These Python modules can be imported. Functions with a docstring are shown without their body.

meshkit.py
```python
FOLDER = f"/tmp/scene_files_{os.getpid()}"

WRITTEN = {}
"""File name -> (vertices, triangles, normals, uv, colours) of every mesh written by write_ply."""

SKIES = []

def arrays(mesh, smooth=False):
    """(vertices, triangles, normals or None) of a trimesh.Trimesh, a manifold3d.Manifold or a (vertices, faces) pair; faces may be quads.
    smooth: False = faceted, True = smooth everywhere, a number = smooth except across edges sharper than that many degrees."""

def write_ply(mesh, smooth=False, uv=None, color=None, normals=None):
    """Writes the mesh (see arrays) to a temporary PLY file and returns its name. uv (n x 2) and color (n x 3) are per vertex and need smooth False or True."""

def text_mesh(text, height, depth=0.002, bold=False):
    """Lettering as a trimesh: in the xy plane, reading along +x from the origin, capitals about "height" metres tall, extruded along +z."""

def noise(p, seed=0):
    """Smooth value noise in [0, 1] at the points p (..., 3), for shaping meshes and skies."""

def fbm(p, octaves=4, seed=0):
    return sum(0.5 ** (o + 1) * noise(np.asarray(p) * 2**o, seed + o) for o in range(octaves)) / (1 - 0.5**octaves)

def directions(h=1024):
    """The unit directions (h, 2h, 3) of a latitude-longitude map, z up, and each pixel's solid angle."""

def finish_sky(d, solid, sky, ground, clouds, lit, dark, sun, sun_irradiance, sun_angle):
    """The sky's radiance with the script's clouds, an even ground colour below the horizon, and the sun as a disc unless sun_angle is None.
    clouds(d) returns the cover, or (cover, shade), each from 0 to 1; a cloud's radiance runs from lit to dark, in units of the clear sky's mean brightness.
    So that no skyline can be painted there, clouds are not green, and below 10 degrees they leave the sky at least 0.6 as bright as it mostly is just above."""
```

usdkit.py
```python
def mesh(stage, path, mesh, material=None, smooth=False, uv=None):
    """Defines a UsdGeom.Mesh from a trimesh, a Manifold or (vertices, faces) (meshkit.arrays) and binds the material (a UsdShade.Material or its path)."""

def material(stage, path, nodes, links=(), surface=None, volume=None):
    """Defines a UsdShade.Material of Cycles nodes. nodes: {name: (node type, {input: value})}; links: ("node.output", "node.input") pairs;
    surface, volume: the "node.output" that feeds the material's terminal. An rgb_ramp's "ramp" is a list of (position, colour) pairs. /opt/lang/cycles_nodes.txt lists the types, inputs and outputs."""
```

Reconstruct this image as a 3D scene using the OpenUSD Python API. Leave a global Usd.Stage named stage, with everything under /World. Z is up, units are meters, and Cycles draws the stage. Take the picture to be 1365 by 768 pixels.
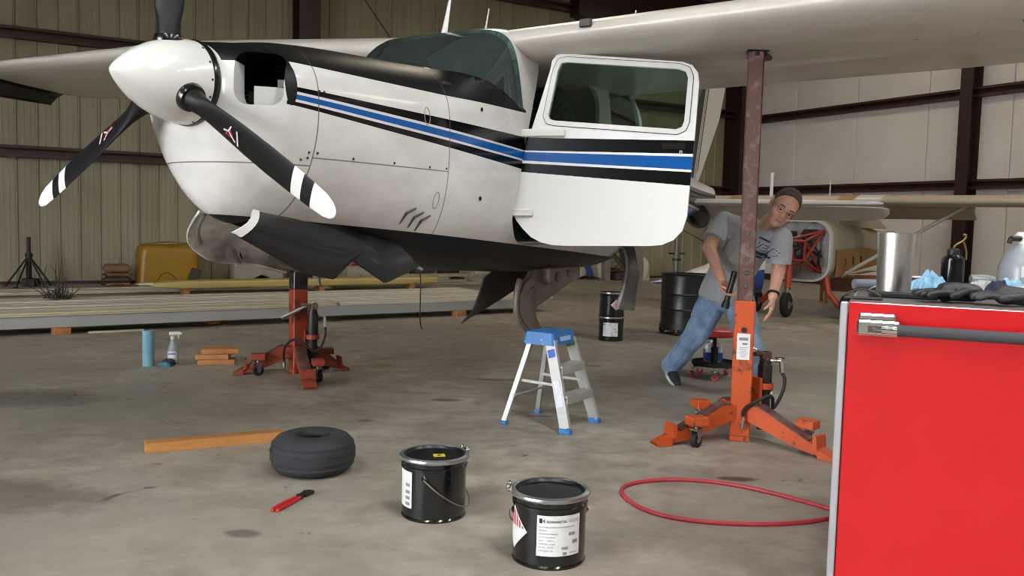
import math, random
import numpy as np, trimesh, manifold3d as m3, usdkit, meshkit
from shapely.geometry import Polygon, Point, LineString
from shapely import affinity
from scipy.interpolate import PchipInterpolator
from pxr import Usd, UsdGeom, UsdLux, UsdShade, Gf, Sdf

stage = Usd.Stage.CreateInMemory()
UsdGeom.SetStageUpAxis(stage, UsdGeom.Tokens.z)
UsdGeom.SetStageMetersPerUnit(stage, 1.0)
UsdGeom.Xform.Define(stage, '/World')
# ---------------------------------------------------------------- camera, daylight, exposure
F_PX, CAM_Z, PITCH, ROLL = 1150.0, 1.25, math.radians(4.17), math.radians(1.45)
EXPOSURE = 0.02
DOME = 5.6
UNSEEN_SKYLIGHT = 27.0  # strength of the unseen roof lights
CAM = np.array([0, 0, CAM_Z])
FWD = np.array([0, math.cos(PITCH), -math.sin(PITCH)])
_r, _u = np.array([1.0, 0, 0]), np.array([0, math.sin(PITCH), math.cos(PITCH)])
RGT = _r * math.cos(ROLL) + _u * math.sin(ROLL)
UPV = np.cross(RGT, FWD)
cam = UsdGeom.Camera.Define(stage, '/World/camera')
cam.CreateHorizontalApertureAttr(36.0); cam.CreateVerticalApertureAttr(36.0 * 768 / 1365)
cam.CreateFocalLengthAttr(36.0 * F_PX / 1365); cam.CreateExposureAttr(EXPOSURE)
cam.CreateClippingRangeAttr(Gf.Vec2f(0.05, 2000))
cam.AddTransformOp().Set(Gf.Matrix4d(*RGT, 0, *UPV, 0, *(-FWD), 0, *CAM, 1))
dome = UsdLux.DomeLight.Define(stage, '/World/overcast_sky')
dome.CreateIntensityAttr(DOME); dome.CreateColorAttr(Gf.Vec3f(0.96, 0.99, 1.04))

# unseen roof lights, placed to brighten floor and walls: (u, v) in the hangar's own axes
def unseen_skylights(parent, hang_to_world, z, spots, size):
    for u, v, k in spots:
        r = UsdLux.RectLight.Define(stage, numbered(parent, 'unseen_skylight'))
        r.CreateWidthAttr(size[0]); r.CreateHeightAttr(size[1]); r.CreateIntensityAttr(UNSEEN_SKYLIGHT * k); r.CreateColorAttr(Gf.Vec3f(.97, .99, 1.0) if k == 1 else Gf.Vec3f(1.0, .88, .70))
        x = UsdGeom.Xformable(r.GetPrim()); x.AddTranslateOp().Set(Gf.Vec3d(u, v, z))
def ray(px, py):
    return FWD + RGT * (px - 682.5) / F_PX - UPV * (py - 384.0) / F_PX
def at(px, py, z=0.0):
    d = ray(px, py); return CAM + d * (z - CAM_Z) / d[2]
def at_y(px, py, y):
    d = ray(px, py); return CAM + d * y / d[1]

# ---------------------------------------------------------------- scene tree helpers
_used = {}
def numbered(parent, name):
    k = (parent, name); n = _used.get(k, 0); _used[k] = n + 1
    return f'{parent}/{name}' if n == 0 else f'{parent}/{name}_{n:03d}'
def tags(path, label=None, cat=None, group=None, kind=None):
    p = stage.GetPrimAtPath(path)
    for k, v in (('label', label), ('category', cat), ('group', group), ('kind', kind)):
        if v: p.SetCustomDataByKey(k, v)
def place(path, loc=(0, 0, 0), rotz=0.0, rx=0.0, ry=0.0):
    x = UsdGeom.Xformable(stage.GetPrimAtPath(path))
    x.AddTranslateOp().Set(Gf.Vec3d(*map(float, loc)))
    if rotz: x.AddRotateZOp().Set(float(rotz))
    if ry: x.AddRotateYOp().Set(float(ry))
    if rx: x.AddRotateXOp().Set(float(rx))
def thing(name, label, cat, loc=(0, 0, 0), rotz=0.0, group=None, kind=None, rx=0.0, ry=0.0):
    path = numbered('/World', name)
    UsdGeom.Xform.Define(stage, path); place(path, loc, rotz, rx, ry); tags(path, label, cat, group, kind)
    return path
def part(parent, name, mesh, mat, smooth=35, label=None, kind=None):
    if isinstance(mesh, (list,)): mesh = join(mesh)
    path = numbered(parent, name)
    usdkit.mesh(stage, path, mesh, mat, smooth=smooth)
    if label or kind: tags(path, label, None, None, kind)
    return path
def single(name, mesh, mat, label, cat, loc=(0, 0, 0), rotz=0.0, smooth=35, group=None, kind=None, rx=0, ry=0):
    path = part('/World', name, mesh, mat, smooth); place(path, loc, rotz, rx, ry); tags(path, label, cat, group, kind)
    return path

# ---------------------------------------------------------------- mesh helpers
def join(ms): return trimesh.util.concatenate([m for m in ms if m is not None])
def rotm(axis, deg): return trimesh.transformations.rotation_matrix(math.radians(deg), axis)
def move(m, t=(0, 0, 0), rz=0, rx=0, ry=0):
    m = m.copy()
    if rx: m.apply_transform(rotm([1, 0, 0], rx))
    if ry: m.apply_transform(rotm([0, 1, 0], ry))
    if rz: m.apply_transform(rotm([0, 0, 1], rz))
    m.apply_translation(t); return m
def box(size, c=(0, 0, 0), ch=0.0, rz=0, rx=0, ry=0):
    s = np.asarray(size, float) / 2
    if ch <= 0:
        m = trimesh.creation.box(2 * s)
    else:
        ch = min(ch, 0.45 * 2 * s.min()); p = []
        for a in (-1, 1):
            for b in (-1, 1):
                for d in (-1, 1):
                    q = np.array([a, b, d])
                    for k in range(3):
                        e = np.full(3, ch); e[k] = 0; p.append(q * (s - e))
        m = trimesh.convex.convex_hull(np.array(p))
    return move(m, c, rz, rx, ry)
def frame_from(d):
    d = np.asarray(d, float); d = d / np.linalg.norm(d)
    a = np.cross(d, [0, 0, 1.0] if abs(d[2]) < .9 else [1.0, 0, 0]); a /= np.linalg.norm(a)
    return a, np.cross(d, a), d
def rings(rows, cap=True, closed=True):
    """rows: (k, n, 3) rings of points -> surface"""
    rows = np.asarray(rows, float); k, n = rows.shape[:2]; v = rows.reshape(-1, 3); f = []
    nn = n if closed else n - 1
    for i in range(k - 1):
        j = np.arange(nn); a = i * n + j; b = i * n + (j + 1) % n; c = a + n; d = b + n
        f += [np.stack([a, b, d], 1), np.stack([a, d, c], 1)]
    v = list(v)
    if cap and closed:
        for i, flip in ((0, True), (k - 1, False)):
            v.append(rows[i].mean(0)); o = len(v) - 1; j = np.arange(n); a = i * n + j; b = i * n + (j + 1) % n
            f.append(np.stack([b, a, np.full(n, o)], 1) if flip else np.stack([a, b, np.full(n, o)], 1))
    m = trimesh.Trimesh(np.array(v), np.vstack(f), process=False)
    m.merge_vertices()
    if not m.is_watertight and not cap: trimesh.repair.fix_normals(m)
    elif m.is_watertight and m.volume < 0: m.invert()
    elif not m.is_watertight: trimesh.repair.fix_normals(m)
    return m
def cyl(p0, p1, r, r2=None, seg=20):
    p0, p1 = np.asarray(p0, float), np.asarray(p1, float); a, b, d = frame_from(p1 - p0)
    t = np.arange(seg) * 2 * np.pi / seg; c = np.cos(t)[:, None] * a + np.sin(t)[:, None] * b
    return rings([p0 + c * r, p1 + c * (r if r2 is None else r2)])
def spline(pts, n=24):
    pts = np.asarray(pts, float); s = np.r_[0, np.cumsum(np.linalg.norm(np.diff(pts, axis=0), axis=1))]
    if len(pts) == 2: return np.linspace(pts[0], pts[1], n)
    from scipy.interpolate import CubicSpline
    return CubicSpline(s, pts)(np.linspace(0, s[-1], n))
def tube(pts, r, seg=8, cap=True):
    p = np.asarray(pts, float); r = np.broadcast_to(r, (len(p),)); t = np.gradient(p, axis=0)
    a, b, d = frame_from(t[0]); out = []
    w = np.arange(seg) * 2 * np.pi / seg
    for i in range(len(p)):
        d = t[i] / (np.linalg.norm(t[i]) + 1e-12); a = a - d * (a @ d); a /= np.linalg.norm(a); b = np.cross(d, a)
        out.append(p[i] + r[i] * (np.cos(w)[:, None] * a + np.sin(w)[:, None] * b))
    return rings(out, cap)
def lathe(prof, seg=40, c=(0, 0, 0)):
    prof = np.asarray(prof, float); t = np.arange(seg) * 2 * np.pi / seg
    rows = [np.stack([np.cos(t) * max(r, 1e-5), np.sin(t) * max(r, 1e-5), np.full(seg, z)], 1) for r, z in prof]
    a, b = prof[0][0] > .011, prof[-1][0] > .011
    if a and b: return move(rings(rows if np.allclose(prof[0], prof[-1]) else rows + rows[:1], cap=False), c)        # a ring
    if a or b: return move(rings(rows, cap=False), c)                                                              # open at one end
    return move(rings(rows), c)
def prism(poly, t, o=(0, 0, 0), ex=(1, 0, 0), ey=(0, 1, 0)):
    """2-D polygon extruded by t along ex x ey, its plane through o"""
    if isinstance(poly, (list, tuple, np.ndarray)): poly = Polygon(poly)
    if hasattr(poly, 'geoms'): return join([prism(q, t, o, ex, ey) for q in poly.geoms])
    m = trimesh.creation.extrude_polygon(poly.buffer(0), t, engine='earcut')
    ex, ey = np.asarray(ex, float), np.asarray(ey, float); T = np.eye(4)
    T[:3, 0], T[:3, 1], T[:3, 2], T[:3, 3] = ex, ey, np.cross(ex, ey), o
    m.apply_transform(T); return m
def rrect(w, h, r, seg=6):
    return Polygon([(-w/2+r, -h/2+r), (w/2-r, -h/2+r), (w/2-r, h/2-r), (-w/2+r, h/2-r)]).buffer(r, seg)
def resample(pts, n):
    pts = np.asarray(pts, float); d = np.r_[0, np.cumsum(np.linalg.norm(np.diff(pts, axis=0), axis=1))]; q = np.linspace(0, d[-1], n)
    return np.stack([np.interp(q, d, pts[:, k]) for k in range(3)], 1)
def ruled(top, bot, thick, n=14, m=6, bulge=(0, 0, 0), straight=False):
    """thin shell between two polylines, with thickness"""
    A, B = (resample(top, n), resample(bot, n)) if straight else (spline(top, n), spline(bot, n)); bulge = np.asarray(bulge, float); g = []
    for j in range(m):
        s = j / (m - 1); g.append(A * (1 - s) + B * s + bulge * math.sin(math.pi * s))
    g = np.array(g); du = np.gradient(g, axis=1); dv = np.gradient(g, axis=0); nr = np.cross(du, dv); nr /= np.linalg.norm(nr, axis=2, keepdims=True) + 1e-9
    back = g - nr * thick
    rows = [np.vstack([g[j], back[j][::-1]]) for j in range(m)]
    return rings(rows)
def man(m):
    m = m.copy(); m.merge_vertices()
    return m3.Manifold(m3.Mesh(np.asarray(m.vertices, np.float32), np.asarray(m.faces, np.uint32)))
def tri(m):
    q = m.to_mesh(); return trimesh.Trimesh(q.vert_properties[:, :3], q.tri_verts, process=False)
def ball(c, r, seg=16): return m3.Manifold.sphere(float(r), seg).translate(tuple(map(float, c)))
def bone(a, ra, b, rb, seg=16): return m3.Manifold.batch_hull([ball(a, ra, seg), ball(b, rb, seg)])
def chain(pts, rad, seg=16):
    return m3.Manifold.batch_boolean([bone(pts[i], rad[i], pts[i+1], rad[i+1], seg) for i in range(len(pts)-1)], m3.OpType.Add)
def blend(ms, length=0.02, it=8):
    m = m3.Manifold.batch_boolean(ms, m3.OpType.Add).refine_to_length(length)
    t = tri(m); t.merge_vertices(); trimesh.smoothing.filter_taubin(t, lamb=0.6, nu=0.61, iterations=it); return t
def text(s, h, o, ex, ey, depth=0.0006, bold=False):
    m = meshkit.text_mesh(s, h, depth, bold); T = np.eye(4); ex, ey = np.asarray(ex, float), np.asarray(ey, float)
    T[:3, 0], T[:3, 1], T[:3, 2], T[:3, 3] = ex, ey, np.cross(ex, ey), o
    m.apply_transform(T); return m

# ---------------------------------------------------------------- material graphs
class Ref:
    def __init__(s, g, out): s.g, s.out = g, out
    def _m(s, op, b, c=None, rev=False):
        kw = {'value1': b, 'value2': s} if rev else {'value1': s, 'value2': b}
        if c is not None: kw['value3'] = c
        return s.g('math', 'value', math_type=op, **kw)
    def __add__(s, b): return s._m('add', b)
    __radd__ = __add__
    def __mul__(s, b): return s._m('multiply', b)
    __rmul__ = __mul__
    def __sub__(s, b): return s._m('subtract', b)
    def __rsub__(s, b): return s._m('subtract', b, rev=True)
    def __truediv__(s, b): return s._m('divide', b)
    def __gt__(s, b): return s._m('greater_than', b)
    def __lt__(s, b): return s._m('less_than', b)
    def min(s, b): return s._m('minimum', b)
    def max(s, b): return s._m('maximum', b)
    def abs(s): return s._m('absolute', 0.0)
    def __getitem__(s, k): return Ref(s.g, s.out.split('.')[0] + '.' + k)
class Graph:
    def __init__(s): s.nodes, s.links = {}, []
    def __call__(s, kind, out, **inp):
        n = f'n{len(s.nodes)}'; vals = {}
        for k, v in inp.items():
            if isinstance(v, Ref): s.links.append((v.out, f'{n}.{k}'))
            else: vals[k] = v
        s.nodes[n] = (kind, vals); return Ref(s, f'{n}.{out}')
    def obj(s): return s('texture_coordinate', 'object')
    def pos(s): return s('geometry', 'position')
    def xyz(s, v): r = s('separate_xyz', 'x', vector=v); return r, r['y'], r['z']
    def noise(s, v, scale, detail=3, rough=0.55, dist=0.0): return s('noise_texture', 'fac', vector=v, scale=scale, detail=detail, roughness=rough, distortion=dist)
    def scaled(s, v, sc): return s('mapping', 'vector', vector=v, scale=sc)
    def rng(s, v, a, b, c=0.0, d=1.0): return s('map_range', 'result', value=v, from_min=a, from_max=b, to_min=c, to_max=d, clamp=True)
    def mix(s, f, a, b): return s('mix_color', 'result', fac=f, a=a, b=b)
    def mult(s, a, b, f=1.0): return s('mix_color', 'result', blend_type='multiply', fac=f, a=a, b=b)
    def bump(s, h, dist=0.01, strength=0.5): return s('bump', 'normal', height=h, distance=dist, strength=strength)
    def done(s, name, **kw):
        p = s('principled_bsdf', 'BSDF', **kw)
        return usdkit.material(stage, '/World/Looks/' + name, s.nodes, s.links, surface=p.out)
UsdGeom.Scope.Define(stage, '/World/Looks')
def C(h):
    h = h.lstrip('#'); c = np.array([int(h[i:i+2], 16) for i in (0, 2, 4)]) / 255.0
    return tuple(float(x) for x in np.where(c <= .04045, c / 12.92, ((c + .055) / 1.055) ** 2.4))
_mats = {}
def plain(name, col, rough=0.5, metal=0.0, var=0.0, vscale=6.0, bump=0.0, bscale=60.0, coat=0.0, stretch=(1, 1, 1), **kw):
    """one even colour, with a slight tone variation and fine relief"""
    if name in _mats: return _mats[name]
    col = C(col) if isinstance(col, str) else col
    g = Graph(); o = g.scaled(g.obj(), stretch); args = dict(roughness=rough, metallic=metal, coat_weight=coat, **kw)
    if var > 0:
        n = g.rng(g.noise(o, vscale, 5, 0.6), 0.3, 0.7)
        args['base_color'] = g.mix(n, tuple(c * (1 - var) for c in col), tuple(min(1, c * (1 + var * .6)) for c in col))
    else: args['base_color'] = col
    if bump > 0: args['normal'] = g.bump(g.noise(o, bscale, 3), bump, 0.6)
    _mats[name] = g.done(name, **args); return _mats[name]
def worn(name, col, under, amount=0.5, scale=9.0, rough=0.5, metal=0.0, under_metal=0.0):
    """paint worn or grimed in patches"""
    if name in _mats: return _mats[name]
    g = Graph(); o = g.obj(); n = g.noise(o, scale, 7, 0.68); f = g.rng(n, 0.62 - 0.22 * amount, 0.72 - 0.18 * amount)
    n2 = g.rng(g.noise(o, 2.7, 4), .3, .7)
    base = g.mix(n2, tuple(c * .82 for c in C(col)), tuple(min(1, c * 1.08) for c in C(col)))
    _mats[name] = g.done(name, base_color=g.mix(f, base, C(under)), roughness=g.rng(f, 0, 1, rough, .75), metallic=g.rng(f, 0, 1, metal, under_metal), normal=g.bump(n, .004, .4))
    return _mats[name]
# ================================================================ the hangar
HUX = np.array([.869, .495, 0]) / math.hypot(.869, .495)          # along the back wall, to the right
HVY = np.array([-HUX[1], HUX[0], 0])                                # towards the back wall
CORNER = np.array([6.12, 23.54, 0]); HROT = math.degrees(math.atan2(HUX[1], HUX[0]))
HDEPTH, HWIDTH, EAVE = 37.0, 29.0, 7.0
def hang(u, v, z=0.0): return CORNER + u * HUX + v * HVY + np.array([0, 0, z])
def to_hang(p): d = np.asarray(p) - CORNER; return np.array([d @ HUX, d @ HVY, p[2]])

g = Graph(); P = g.pos()
fine = g.noise(P, 9.0, 8, .62); mid = g.noise(P, 1.1, 6, .6); big = g.noise(P, .28, 4, .55, .6)
col = g.mix(g.rng(mid, .36, .64), C('#8f877a'), C('#b9b1a2'))
mot = g.rng(g.noise(g.scaled(P, (1, 1.25, 1)), 3.6, 6, .68, .3), .38, .62)
col = g.mult(col, g.mix(mot, C('#c4bfb6'), (1.06, 1.05, 1.04)))
col = g.mix(g.rng(big, .38, .66), C('#8f887c'), col)
stain = g.rng(g.noise(g.scaled(P, (.85, 1.35, 1)), .75, 6, .62, .5), .60, .72)
col = g.mix(stain * 0.62, col, C('#5a5248'))
spot = g.rng(g.noise(P, 3.4, 4, .6, .8), .665, .72)
col = g.mix(spot * 0.85, col, C('#3a342e'))
pale = g.rng(g.noise(g.scaled(P, (1.5, .7, 1)), 2.1, 6, .6), .66, .75)
col = g.mix(pale * 0.45, col, C('#cbc4b8'))
# two large old oil stains and two puddle marks with their own outlines
for sx, sy, ra, rb, dep in ((-3.35, 5.75, .62, .30, .55), (-2.35, 3.72, .62, .26, .5), (-1.05, 3.35, .07, .05, .6), (1.16, 4.28, .10, .05, .9), (.55, 6.55, .10, .05, .8), (-.12, 6.9, .20, .06, .7), (-.45, 6.05, .12, .05, .7), (-.9, 5.35, .06, .04, .7), (.2, 5.6, .09, .03, .6)):
    x, y, z = g.xyz(P); wob = g.noise(P, 7.5, 6, .7)
    dx, dy = (x - sx) / ra, (y - sy) / rb
    r2 = dx * dx + dy * dy + (wob - .5) * 2.6
    col = g.mix(g.rng(r2, .45, 1.35, dep, 0.0), col, C('#3d362f'))
col = g.mult(col, g.mix(g.rng(fine, .25, .75), (.86, .86, .86), (1.06, 1.06, 1.06)))
M_FLOOR = g.done('concrete_floor', base_color=col, roughness=g.rng(mid, .3, .7, .42, .62), normal=g.bump(fine, .003, .25))
def wall_mat(name, a, b, scale=.8):
    g = Graph(); P = g.obj(); n = g.noise(P, scale, 5, .6); s = g.noise(g.scaled(P, (1.2, 1.2, .25)), 1.2, 3, .5)
    c = g.mult(g.mix(g.rng(n, .3, .7), C(a), C(b)), g.mix(g.rng(s, .3, .7), (.96, .96, .95), (1.02, 1.02, 1.02)))
    return g.done(name, base_color=c, roughness=.55)
M_PANEL = wall_mat('beige_metal_panel', '#8b8369', '#979078')
M_PANEL2 = wall_mat('beige_metal_panel_dull', '#857d64', '#928a72')
g = Graph(); P = g.obj(); quilt = g('wave_texture', 'fac', vector=P, scale=9.0, distortion=3.0, detail=2.0, bands_direction='z')
M_INSUL = g.done('white_insulation_facing', base_color=g.mix(g.rng(g.noise(P, .7, 5), .3, .7), C('#c8c2bc'), C('#d6d1cb')), roughness=.6, normal=g.bump(g.noise(P, 38.0, 3, .6) + quilt * .4, .01, .35))
M_GIRT = plain('red_oxide_steel', '#3a211e', .5, var=.18, vscale=3)
M_COLUMN = plain('dark_oxide_steel', '#2c1917', .5, var=.2, vscale=3)
M_ROOF = plain('roof_insulation', '#6d6a64', .7, var=.15, vscale=1)
M_APRON = plain('outside_concrete', '#a8a498', .8, var=.1, vscale=.3)

flo = part('/World', 'floor', prism([tuple(hang(u, v)[:2]) for u, v in ((-HWIDTH, -HDEPTH), (.0, -HDEPTH), (0, 0), (-HWIDTH, 0))], .2, (0, 0, -.2)), M_FLOOR, False); tags(flo, kind='structure')
ap = part('/World', 'ground', prism(Polygon([tuple(hang(u, v)[:2]) for u, v in ((-120, -140), (70, -140), (70, 60), (-120, 60))], [[tuple(hang(u, v)[:2]) for u, v in ((-HWIDTH, -HDEPTH), (0, -HDEPTH), (0, 0), (-HWIDTH, 0))]]), .2, (0, 0, -.22)), M_APRON, False); tags(ap, kind='structure')
def hroot(name):
    p = numbered('/World', name); UsdGeom.Xform.Define(stage, p); place(p, CORNER, HROT); tags(p, kind='structure'); return p
# back wall: one ribbed pan after another; local x to the left is negative, y=0 the inside face
wb = hroot('wall_back')
def pan(w, h, rib=.026, minor=.0022):
    prof = [(0, 0), (.012, -rib), (.034, -rib), (.05, 0)]
    for k in (1, 2):
        xk = .05 + (w - .05) * k / 3; prof += [(xk - .022, 0), (xk - .012, -minor), (xk + .012, -minor), (xk + .022, 0)]
    prof += [(w, 0), (w, .012), (0, .012)]
    return prism(prof, h, (0, 0, 0), (1, 0, 0), (0, 1, 0))
PW = .328; pmesh = pan(PW, EAVE)
for i in range(60):
    part(wb, 'wall_panel', move(pmesh, (-(i + 1) * PW, 0, 0)), M_PANEL if (i * 7) % 3 else M_PANEL2, False)
part(wb, 'wall_panel', box((HWIDTH - 60 * PW, .03, EAVE), (-(HWIDTH + 60 * PW) / 2, .02, EAVE / 2)), M_PANEL, False)
def channel(L, h=.20, d=.16, t=.012):           # C-section along x, web to -y
    return prism([(0, 0), (-d, 0), (-d, -.05), (-d + t, -.05), (-d + t, -t), (-t, -t), (-t, -h + t), (-d + t, -h + t), (-d + t, -h + .05), (-d, -h + .05), (-d, -h), (0, -h)], L, (0, 0, 0), (0, 1, 0), (0, 0, 1))
for z in (2.41, 4.42, 6.45):
    part(wb, 'girt', move(channel(HWIDTH, .2), (-HWIDTH, -.036, z)), M_GIRT, False)
def ibeam(h, b=.22, d=.42, t=.02):
    return prism([(-b/2, 0), (b/2, 0), (b/2, -t), (t/2, -t), (t/2, -d + t), (b/2, -d + t), (b/2, -d), (-b/2, -d), (-b/2, -d + t), (-t/2, -d + t), (-t/2, -t), (-b/2, -t)], h)
for u in (-12.02, -19.8, -27.5):
    part(wb, 'column', move(ibeam(EAVE, .42, .5), (u, -.04, 0)), M_COLUMN, False)
part(wb, 'column', move(ibeam(EAVE, .55, .6), (-.42, -.04, 0)), M_COLUMN, False)
part(wb, 'rafter_haunch', prism([(-5.7, 6.15), (-.2, 5.2), (-.2, 7.0), (-5.7, 7.0)], .4, (0, -.06, 0), (1, 0, 0), (0, 0, 1)), M_COLUMN, False)
part(wb, 'base_angle', box((HWIDTH, .05, .05), (-HWIDTH / 2, -.06, .025)), M_GIRT, False)
def rod(a, b): return cyl(a, b, .011, seg=6)
part(wb, 'brace_rod', rod((-10.9, -.2, 5.9), (-8.2, -.2, 2.6)), M_COLUMN)
part(wb, 'brace_rod', rod((-4.9, -.2, 2.35), (.2, -.2, .3)), M_COLUMN)
part(wb, 'brace_rod', rod((-.9, -.2, 4.4), (-5.6, -.2, 1.2)), M_COLUMN)
# right wall: white faced insulation between the seams, girts and columns in front
wr = hroot('wall_right')
for i, v0 in enumerate(np.arange(0, HDEPTH, 1.83)):
    v1 = min(v0 + 1.83, HDEPTH)
    part(wr, 'insulation_panel', box((.06, v1 - v0 - .012, EAVE), (.045, -(v0 + v1) / 2, EAVE / 2), ch=.012), M_INSUL, False)
part(wr, 'wall_sheet', box((.02, HDEPTH, EAVE), (.09, -HDEPTH / 2, EAVE / 2)), M_COLUMN, False)
for z in (2.41, 4.27, 6.45):
    m = channel(HDEPTH, .2); m = move(m, rz=-90); part(wr, 'girt', move(m, (-.0, 0, z)), M_GIRT, False)
for v in (-6.55, -13.7, -20.6, -27.8, -35):
    part(wr, 'column', move(move(ibeam(EAVE, .26, .34), rz=-90), (-.0, v, 0)), M_COLUMN, False)
part(wr, 'base_angle', box((.05, HDEPTH, .16), (-.03, -HDEPTH / 2, .08)), M_GIRT, False)
# out of view: left wall round the unseen door opening, front wall, roof
wl = hroot('wall_left')
UNSEEN_OPENING = (-20.5, -12.8, 5.4)                       # unseen door opening along v, placed to light the nose and floor
for v0, v1 in ((UNSEEN_OPENING[1], 0), (-HDEPTH, UNSEEN_OPENING[0])):
    part(wl, 'wall_sheet', box((.1, v1 - v0, EAVE), (-HWIDTH - .05, (v0 + v1) / 2, EAVE / 2)), M_PANEL, False)
part(wl, 'unseen_door_header', box((.1, UNSEEN_OPENING[1] - UNSEEN_OPENING[0], EAVE - UNSEEN_OPENING[2]), (-HWIDTH - .05, (UNSEEN_OPENING[0] + UNSEEN_OPENING[1]) / 2, (EAVE + UNSEEN_OPENING[2]) / 2)), M_PANEL, False)
wf = hroot('wall_front')
part(wf, 'wall_sheet', box((HWIDTH, .1, EAVE), (-HWIDTH / 2, -HDEPTH - .05, EAVE / 2)), M_INSUL, False)
ce = hroot('ceiling')
part(ce, 'roof_sheet', box((HWIDTH + .2, HDEPTH + .2, .12), (-HWIDTH / 2, -HDEPTH / 2, EAVE + .06)), M_ROOF, False)
for v in np.arange(-2, -HDEPTH, -3.0):
    part(ce, 'purlin', box((HWIDTH, .08, .2), (-HWIDTH / 2, v, EAVE - .1)), M_GIRT, False)
UNSEEN_LIGHTS = [(u, v, 1.0) for v in (-17.3, -21.5, -26.5) for u in (-20.5, -15.0, -9.5)] + [(-4.0, v, .40) for v in (-5.0, -10.5, -16.0)] + [(-11.0, -7.0, .45)]     # last ones, unseen, tinted warm to light right wall and back floor
for u, v, k in UNSEEN_LIGHTS:
    part(ce, 'unseen_skylight_frame', prism(rrect(1.1, 3.1, .02).difference(rrect(1.0, 3.0, .02)), .06, (u, v, EAVE - .07)), M_GIRT, False)  # frames round the unseen roof lights
unseen_skylights(ce, None, EAVE - .03, UNSEEN_LIGHTS, (1.0, 3.0))
# ================================================================ the airplane: local x forward, y to its left wing, z up
YAW = math.radians(30.7)
AFW, ALF = np.array([-math.sin(YAW), -math.cos(YAW), 0]), np.array([math.cos(YAW), -math.sin(YAW), 0])
AORG = np.array([1.391, 5.124, 0]) - 1.88 * ALF
AROT = math.degrees(math.atan2(AFW[1], AFW[0]))
def aworld(f, l, z=0.0): return AORG + f * AFW + l * ALF + np.array([0, 0, z])
plane = thing('airplane', 'white high-wing airplane with black and blue stripes, on orange jacks, door open', 'airplane', AORG, AROT)

NAVY, BLUE, WHITE, BLACK = C('#08090c'), C('#12569c'), C('#d9d8d4'), C('#0b0c0e')
# paint of the fuselage: black glare deck and belly, three stripes with white between them
g = Graph(); f, l, z = g.xyz(g.obj()); O = g.obj()
ztop = 1.798 + (f - .335) * .0229; zbot = 1.593 + (f - .335) * .0853
s = (ztop - z) / (ztop - zbot) - (f > 2.305) * 9.0; q = g.rng(f, .34, 2.3)
a1 = g.rng(q, 0, 1, .41, .24); a2 = g.rng(q, 0, 1, .455, .385); a3 = g.rng(q, 0, 1, .69, .65); a4 = g.rng(q, 0, 1, .74, .79)
grime = g.noise(g.scaled(O, (1, 1, 2.2)), 3.2, 6, .6)
white = g.mix(g.rng(grime, .35, .7), C('#d8d7d4'), C('#c9c7c2'))
col = g.mix((s > 0) * (s < a1), white, NAVY)
col = g.mix((s > a2) * (s < a3), col, BLUE)
col = g.mix((s > a4) * (s < 1), col, NAVY)
deck = (f < 2.483) * (z > 1.95 + (f - 1.2).max(0) * .006) * (f > .395) * (z < 2.19) * (z < 1.965 + (f - .40) * .42)
lens = ((f - 2.283) / .030) * ((f - 2.283) / .030) + ((z - 1.862) / .105) * ((z - 1.862) / .105)
lens = lens < 1.0
deck = deck.max(lens).max((f > 2.262) * (f < 2.483) * (z > 1.938))
col = g.mix(deck, col, BLACK)
belly = 1.1 + (f + .1) * .068
belly_f = (z < belly)
col = g.mix(belly_f, col, g.mix(g.rng(grime, .4, .7), C('#0d0e12'), C('#191a1e')))
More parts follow.
